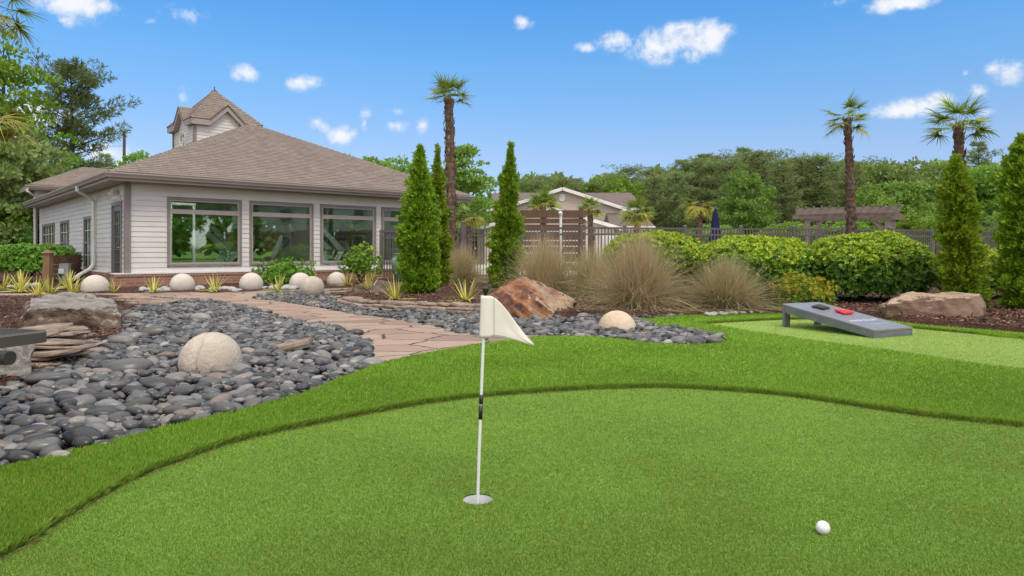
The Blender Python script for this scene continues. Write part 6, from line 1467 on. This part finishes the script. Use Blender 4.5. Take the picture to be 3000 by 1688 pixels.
for pxa, pxb, y, za, zb_ in ((1772, 1812, yc - .02, hz(712, 46), hz(684, 46)), (1500, 1535, yc - .02, hz(712, 46), hz(684, 46)), (1436, 1462, 3.97, hz(632, 54), hz(616, 54)), (1880, 1894, -3.22, hz(690, 47), hz(672, 47))):
    Yq = 50 + y; x0, x1 = hx(pxa, Yq), hx(pxb, Yq); w = MB(); f_ = .07
    w.bx(x0, x1, y - .04, y, za, za + f_); w.bx(x0, x1, y - .04, y, zb_ - f_, zb_); w.bx(x0, x0 + f_, y - .04, y, za + f_, zb_ - f_); w.bx(x1 - f_, x1, y - .04, y, za + f_, zb_ - f_); fr = w.build('window', M_white, house)
    MB().bx(x0 + f_, x1 - f_, y - .015, y - .005, za + f_, zb_ - f_).build('pane', M_archback, fr)
mb = MB(); x = hx(1828, 50); mb.tube([(x, -.2, hz(612, 50)), (x - .25, -.15, hz(618, 50)), (x - .25, -.15, hz(664, 50))], .07, 6); mb.build('downspout', M_white, house)

# ------------------------------------------------------------------ utility pole and wires
M_pole = plain('creosote_pole', (.14, .085, .065), (.09, .06, .05), .9, .2, scale=3)
x0 = P(361, 0, 60)[0]; mb = MB(); mb.tube([(x0, 60, -.2), (x0 + .1, 60, hz(386, 60))], [.17, .11], 10); tag(mb.build('utility_pole', M_pole), 'bare brown utility pole left of the clubhouse roof', 'utility pole')
M_wire = plain('pale_wire', (.45, .45, .43), None, .5, .3)
for (a, b, lb) in (((-300, 320), (361, 392), 'topmost pale overhead wire crossing the tall pine'), ((-300, 372), (361, 428), 'middle pale overhead wire crossing the tall pine'), ((-300, 446), (361, 490), 'lowest pale overhead wire above the rear roof')):
    q0, q1 = Vector(P(*a, 36)), Vector(P(*b, 60)); mb = MB(); mb.tube([q0.lerp(q1, s) - Vector((0, 0, .35 * math.sin(math.pi * s))) for s in np.linspace(0, 1, 14)], .022, 5); tag(mb.build('overhead_wire', M_wire), lb, 'wire')
# ------------------------------------------------------------------ trees
M_bark = plain('grey_brown_bark', (.12, .09, .07), (.08, .06, .05), .95, .1, scale=5, bump=.02, bscale=20)
M_bright = leafy('bright_spring_leaf', [(.12, .24, .018), (.17, .31, .022), (.22, .37, .03), (.09, .19, .015)], .5, .35, .3)
M_mid = leafy('mid_spring_leaf', [(.145, .28, .048), (.20, .355, .062), (.265, .43, .08), (.115, .23, .042)], .55, .4, .25, big=(.3, .15))
M_pale = leafy('pale_olive_leaf', [(.15, .22, .06), (.20, .27, .08), (.24, .31, .10), (.12, .185, .05)], .6, .3, .25)
M_pine = leafy('pine_needles', [(.17, .235, .098), (.225, .29, .118), (.285, .345, .145), (.13, .19, .08)], .6, .35, .2, big=(.25, .2))
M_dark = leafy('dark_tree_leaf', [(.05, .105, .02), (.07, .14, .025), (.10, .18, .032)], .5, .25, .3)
def tree_parts(seed, H, R_, zc, rz, ncl, per, leaf, clr, mats, gaps=.0, trunk=.22, shape=0.0, limbs=7, lift=.4):
    """(trunk mesh, crown mesh) of a broad-leaved tree: leaf clumps spread through an uneven crown"""
    r = np.random.default_rng(seed); d = rdir(r, ncl); q = r.random(ncl) ** .38
    c = d * q[:, None] * np.array([R_, R_, rz])
    if shape: c[:, :2] *= np.clip(1 - shape * np.clip(c[:, 2:] / rz, -.3, 1), .15, 1.3)
    lu = np.array([noise.noise(Vector(v) * (1.6 / R_) + Vector((seed * 1.7, 0, 0))) for v in c]); c *= (1 + .45 * lu)[:, None]; c[:, 2] += zc
    cr = clr * r.uniform(.6, 1.25, ncl); P0, N0 = [], []
    for i in range(ncl):
        m = int(per * (cr[i] / clr) ** 2); dd = rdir(r, m); dd[:, 2] = np.where(dd[:, 2] < -.3, -dd[:, 2] * .6, dd[:, 2])
        P0.append(c[i] + dd * cr[i] * r.uniform(.55, 1.05, (m, 1)) * np.array([1, 1, .7])); N0.append(dd)
    p, nn = np.concatenate(P0), np.concatenate(N0); n = len(p)
    ax = unit(np.cross(nn, rdir(r, n)) + nn * .5 + np.array([0, 0, lift])); v, f = cards(p, ax, nn + .5 * rdir(r, n), leaf * r.uniform(.6, 1.3, n), leaf * .62 * r.uniform(.7, 1.2, n), LEAF6)
    crown = np_mesh('crown', [(v, f, 0)], mats)
    mb = MB(); mb.tube([(0, 0, -.3), (.05, 0, zc * .45), (-.05, .05, zc), (0, 0, zc + rz * .75)], [trunk, trunk * .8, trunk * .5, trunk * .12], 8)
    for i in r.choice(ncl, min(limbs, ncl), replace=False):
        z0 = max(.2 * zc, min(zc * .9, c[i][2] - R_ * .5)); mb.tube([(0, 0, z0), tuple(c[i] * [.5, .5, 0] + np.array([0, 0, (z0 + c[i][2]) / 2 + .1])), tuple(c[i])], [trunk * .4, trunk * .25, trunk * .06], 6)
    me = mb.build('trunk', M_bark); tm = me.data; bpy.data.objects.remove(me); return tm, crown
def pine_parts(seed, H, R_, z0, tiers, per, mats, needle=.34, sparse=0.0, rnd=False):
    r = np.random.default_rng(seed); mb = MB(); mb.tube([(0, 0, -.3), (.1, 0, H * .5), (0, .1, H * .97)], [.26, .18, .03], 8); P0, N0 = [], []
    for k in range(tiers):
        f = (k + .5) / tiers; z = z0 + (H - z0) * f; reach = (R_ * (.42 + .58 * math.sin(math.pi * (.12 + .78 * f))) * (.7 + .4 * math.sin(k * 1.9)) if rnd else R_ * (1 - f) ** .6 * (.75 + .35 * math.sin(k * 1.9))) + .35; nb = int(4 + 3 * r.random())
        for b in range(nb):
            if r.random() < sparse: continue
            a = 2 * math.pi * (b + r.random() * .7) / nb + k; l = reach * r.uniform(.55, 1.15); up = l * r.uniform(-.05, .35) + f * l * .3
            tip = np.array([math.cos(a) * l, math.sin(a) * l, z + up]); mb.tube([(0, 0, z - .1 * l), tuple(tip * [.5, .5, 0] + np.array([0, 0, z + up * .35])), tuple(tip)], [.05 + .03 * (1 - f), .035, .012], 5)
            m = int(per * (.5 + l / R_)); s = r.uniform(.35, 1.08, m); base = np.column_stack([np.cos(a) * l * s, np.sin(a) * l * s, z - .1 * l * (1 - s) + up * s]); cl = rdir(r, m) * np.array([.5, .5, .32]) * (.35 + .65 * l / R_)
            P0.append(base + cl); N0.append(unit(cl + np.array([math.cos(a) * .3, math.sin(a) * .3, .35])))
    p, nn = np.concatenate(P0), np.concatenate(N0); n = len(p); V = []
    for k in range(4):
        d = unit(nn + rdir(r, n) * .9); v, f = cards(p, d, rdir(r, n), needle * r.uniform(.7, 1.3, n), needle * .17, LEAF4); V.append((v, f, 0))
    me = mb.build('trunk', M_bark); tm = me.data; bpy.data.objects.remove(me); return tm, np_mesh('crown', V, mats)
def plant(name, parts, loc, s, rz, label, cat='tree', group=None, mat_=None):
    e = empty(name, loc, rz, label, cat, group); e.scale = s if hasattr(s, '__len__') else (s, s, s)
    link('trunk', parts[0], e); o = link('crown', parts[1], e)
    if mat_: o.material_slots[0].link = 'OBJECT'; o.material_slots[0].material = mat_
    return e
BR = [tree_parts(200 + i, 10, 3.4, 6.2, 3.4, 95, 75, .36, .85, M_mid) for i in range(3)]
BRS = tree_parts(210, 10, 3.0, 6.0, 3.8, 110, 65, .34, .75, M_mid, shape=.75)
PI = [pine_parts(220 + i, 14, 3.0 - .5 * (i > 0), 3.2, 20, 24, M_pine, rnd=i > 0) for i in range(3)]
M_pineD = leafy('dark_pine_needles', [(.085, .105, .045), (.12, .14, .055), (.16, .175, .07), (.06, .08, .035)], .6, .3, .2)
rt = random.Random(77)
def at_top(px, py, Y): return P(px, py, Y)           # the crown's top as seen in the photo
def put(name, parts, px, pytop, Y, hmesh, label, wide=1.0, mat_=None, group=None, rz=None):
    q = P(px, pytop, Y); s = (q[2] + .2) / hmesh; return plant(name, parts, (q[0], Y, -.15), (s * wide, s * wide, s), rt.uniform(0, 6.28) if rz is None else rz, label, 'tree', group, mat_)
# left group
T1 = tree_parts(231, 10, 2.5, 7.6, 3.2, 85, 34, .30, .62, M_bright)
put('broadleaf_tree', T1, 8, 100, 34, 11.0, 'bright green sparse tree against the sky at the left edge', .80)
put('pine_tree', pine_parts(232, 14, 3.1, 3.4, 17, 58, M_pineD, .34, .10, True), 212, 178, 46, 14.6, 'tall ragged pine left of the clubhouse roof', .98)
put('broadleaf_tree', tree_parts(233, 7, 2.9, 3.5, 2.9, 120, 90, .26, .75, M_pale), 55, 398, 30, 6.6, 'pale olive bushy tree beside the rear roof', 1.0)
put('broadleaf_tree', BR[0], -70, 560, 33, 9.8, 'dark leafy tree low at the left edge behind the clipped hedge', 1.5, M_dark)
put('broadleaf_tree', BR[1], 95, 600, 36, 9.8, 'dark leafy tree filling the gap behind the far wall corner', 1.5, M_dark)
put('broadleaf_tree', BR[2], 12, 585, 29, 9.8, 'bright leafy young tree just behind the clipped hedge', 1.1, M_bright)
put('ivy_column', tree_parts(236, 7, .9, 3.6, 3.3, 60, 60, .24, .5, M_bright), 205, 425, 44.5, 7.2, 'bright ivy climbing the lower trunk of the tall pine', 1.1)
put('pine_tree', PI[0], 310, 452, 62, 14.2, 'dark pine between the tall pine and the utility pole', 1.1)
put('broadleaf_tree', tree_parts(237, 10, 2.2, 7.2, 2.6, 30, 45, .34, .6, M_mid), 428, 408, 52, 10.2, 'small airy tree just left of the hip roof', 1.0)
put('broadleaf_tree', BR[0], -40, 470, 62, 9.8, 'large tree far behind the left trees', 1.4)
put('broadleaf_tree', BR[1], 180, 490, 66, 9.8, 'large tree far behind the pine', 1.4)
put('broadleaf_tree', BR[2], 400, 470, 70, 9.8, 'round tree far behind the small airy tree', 1.2)
# middle
put('broadleaf_tree', BR[0], 1130, 452, 72, 9.8, 'broad tree seen over the right slope of the hip roof, nearest the cypresses', 1.15, M_mid)
put('broadleaf_tree', BR[1], 1035, 455, 78, 9.8, 'broad tree seen over the middle of the right roof slope', 1.0, M_mid)
put('broadleaf_tree', BRS, 1352, 445, 46, 10.0, 'leafy tree with pointed tops right of the tallest left palm', 1.12)
# the wood beyond the pool
tops = [(1530,515),(1600,508),(1690,512),(1780,505),(1860,500),(1930,490),(1990,462),(2050,455),(2110,447),(2170,440),(2240,450),(2310,452),(2380,455),(2450,468),(2520,470)]
WG = 'dark pines of the wood beyond the pool'
for i, (px_, py_) in enumerate(tops):
    for row in range(2):
        q = px_ + rt.uniform(-20, 20) + row * 38
        seg_ = 'behind the far house' if q < 1900 else 'behind the umbrella and the round tree' if q < 2280 else 'behind the pergola'
        put('pine_tree', PI[rt.randrange(3)], q, py_ + rt.uniform(-6, 14) + row * 12, rt.uniform(70, 80) - row * 9, 14.2, 'dark pine of the wood beyond the pool, ' + seg_, rt.uniform(1.25, 1.6), None, WG)
for px_, py_, Y, m, lb in ((1560, 505, 84, M_bright, 'bright green tree top left of the house gable above the pines'), (1795, 512, 66, M_bright, 'yellow green tree among the pines right of the house gable'), (2575, 468, 70, M_mid, 'leafy tree right of the ragged palm, nearest its trunk'), (2660, 462, 62, M_pale, 'yellowish green tree between the two right hand palms'), (2740, 470, 66, M_mid, 'green tree directly left of the trimmed cypress'),
                       (2860, 462, 60, M_mid, 'green tree filling the gap between the two right hand cypresses'), (2960, 478, 68, M_mid, 'green tree behind the rightmost cypress'), (3080, 470, 62, M_mid, 'green tree beyond the right picture edge'), (2620, 520, 54, M_mid, 'lower leafy tree behind the right half of the pergola')):
    put('broadleaf_tree', BR[rt.randrange(3)], px_, py_, Y, 9.8, lb, rt.uniform(1.0, 1.2), m)
put('round_tree', tree_parts(241, 10, 3.6, 5.0, 4.4, 150, 80, .30, .8, M_mid, shape=.25), 2185, 485, 52, 9.9, 'big round light green tree right of the closed navy umbrella', .80, leafy('light_round_leaf', [(.10, .20, .028), (.14, .25, .038), (.18, .30, .05), (.08, .165, .025)], .55, .3, .3))
put('pine_tree', pine_parts(242, 14, 2.4, 9, 7, 26, M_pine, .4, .1), 2865, 412, 66, 14.3, 'layered pine top rising right of the trimmed cypress', 1.0)
put('broadleaf_tree', tree_parts(243, 7, 2.6, 3.6, 3.0, 80, 70, .26, .7, M_pale), 2925, 612, 32, 6.8, 'pale small tree between the two right hand cypresses', .8)
put('broadleaf_tree', BR[2], 2700, 628, 40, 9.8, 'low bright shrub tree right of the pergola', 1.9, M_bright)
put('broadleaf_tree', BR[0], 2480, 640, 42, 9.8, 'low bright shrub tree seen through the pergola', 1.9, M_bright)
put('broadleaf_tree', BR[1], 2330, 650, 44, 9.8, 'low green shrub tree left of the pergola', 1.9, M_mid)
put('broadleaf_tree', BR[0], 2100, 655, 46, 9.8, 'low green shrub tree behind the closed navy umbrella', 1.9, M_mid)
# a deeper mass of wood so that no sky shows between the trunks
r = np.random.default_rng(9); n = 26000
px_ = r.uniform(1500, 3300, n); tp = np.interp(px_, [1500, 1900, 2000, 2200, 2500, 2800, 3300], [545, 535, 500, 485, 505, 505, 505]) + 14 * np.sin(px_ * .045) + 9 * np.sin(px_ * .11 + 1)
Y = r.uniform(92, 104, n); py_ = tp + (738 - tp) * r.random(n) ** 1.2
p = np.column_stack([(px_ - CX) / F * Y, Y, CH - (py_ - HY) / F * Y])
v, f = cards(p, rdir(r, n) + np.array([0, 0, .4]), rdir(r, n) + np.array([0, -.6, .5]), r.uniform(.8, 1.6, n), r.uniform(.5, .9, n), LEAF6)
o = link('far_woods', np_mesh('far_woods', [(v, f, 0)], M_pine)); tag(o, 'dense far wood closing the view behind the nearer trees', 'woods', kind='stuff')
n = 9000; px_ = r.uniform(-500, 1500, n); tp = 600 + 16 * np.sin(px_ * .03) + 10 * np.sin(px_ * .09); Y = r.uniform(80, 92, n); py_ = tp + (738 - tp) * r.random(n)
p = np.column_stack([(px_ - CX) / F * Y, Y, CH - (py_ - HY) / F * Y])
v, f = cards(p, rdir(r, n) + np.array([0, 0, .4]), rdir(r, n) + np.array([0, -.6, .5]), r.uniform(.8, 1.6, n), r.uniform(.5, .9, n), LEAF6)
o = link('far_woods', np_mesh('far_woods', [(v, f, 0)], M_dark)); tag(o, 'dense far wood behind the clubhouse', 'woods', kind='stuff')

# ------------------------------------------------------------------ what the gym windows mirror, to the right of the picture
brk = empty('brick_house', (50, 1, 0), 0, 'red brick house mirrored in the wide gym windows', 'house')
MB().bx(-4, 4, -12, 10, -.2, 3.0).build('wall', M_brick, brk); MB().bx(-3.8, 4, -11.8, 9.8, 3.0, 6.2).build('upper_wall', M_siding, brk)
mb = MB(); roof_plane(mb, (-4.6, 10.6, 6.2), (-4.6, -12.6, 6.2), (0, -12.6, 8.6), (0, 10.6, 8.6), .3); roof_plane(mb, (4.6, -12.6, 6.2), (4.6, 10.6, 6.2), (0, 10.6, 8.6), (0, -12.6, 8.6), .3); o = mb.build('roof', M_shfar, brk); auto_uv(o.data)
for y in (-10, -6, -2, 2, 6):
    for z in (1.0, 4.0): fr = MB().bx(-4.06, -3.7, y, y + 1.3, z, z + 1.5).build('window', M_white, brk); MB().bx(-4.10, -4.065, y + .1, y + 1.2, z + .1, z + 1.4).build('pane', M_archback, fr)
for i, (x, y, k, s, m) in enumerate(((27, -5.5, 0, .9, M_dark), (31, -9, 1, 1.0, M_mid), (24, -3.0, 2, .7, M_dark), (38, -14, 2, 1.1, M_mid), (41, 13, 1, .9, M_mid), (36, 16, 0, .9, M_bright), (62, -20, 1, 1.2, M_mid), (62, 18, 2, 1.2, M_mid), (20, -1.0, 1, .62, M_bright))):
    plant('mirrored_tree', BR[k], (x, y, -.15), s, i * 1.3, 'leafy tree mirrored in the wide gym windows', 'tree', 'trees mirrored in the gym windows', m)
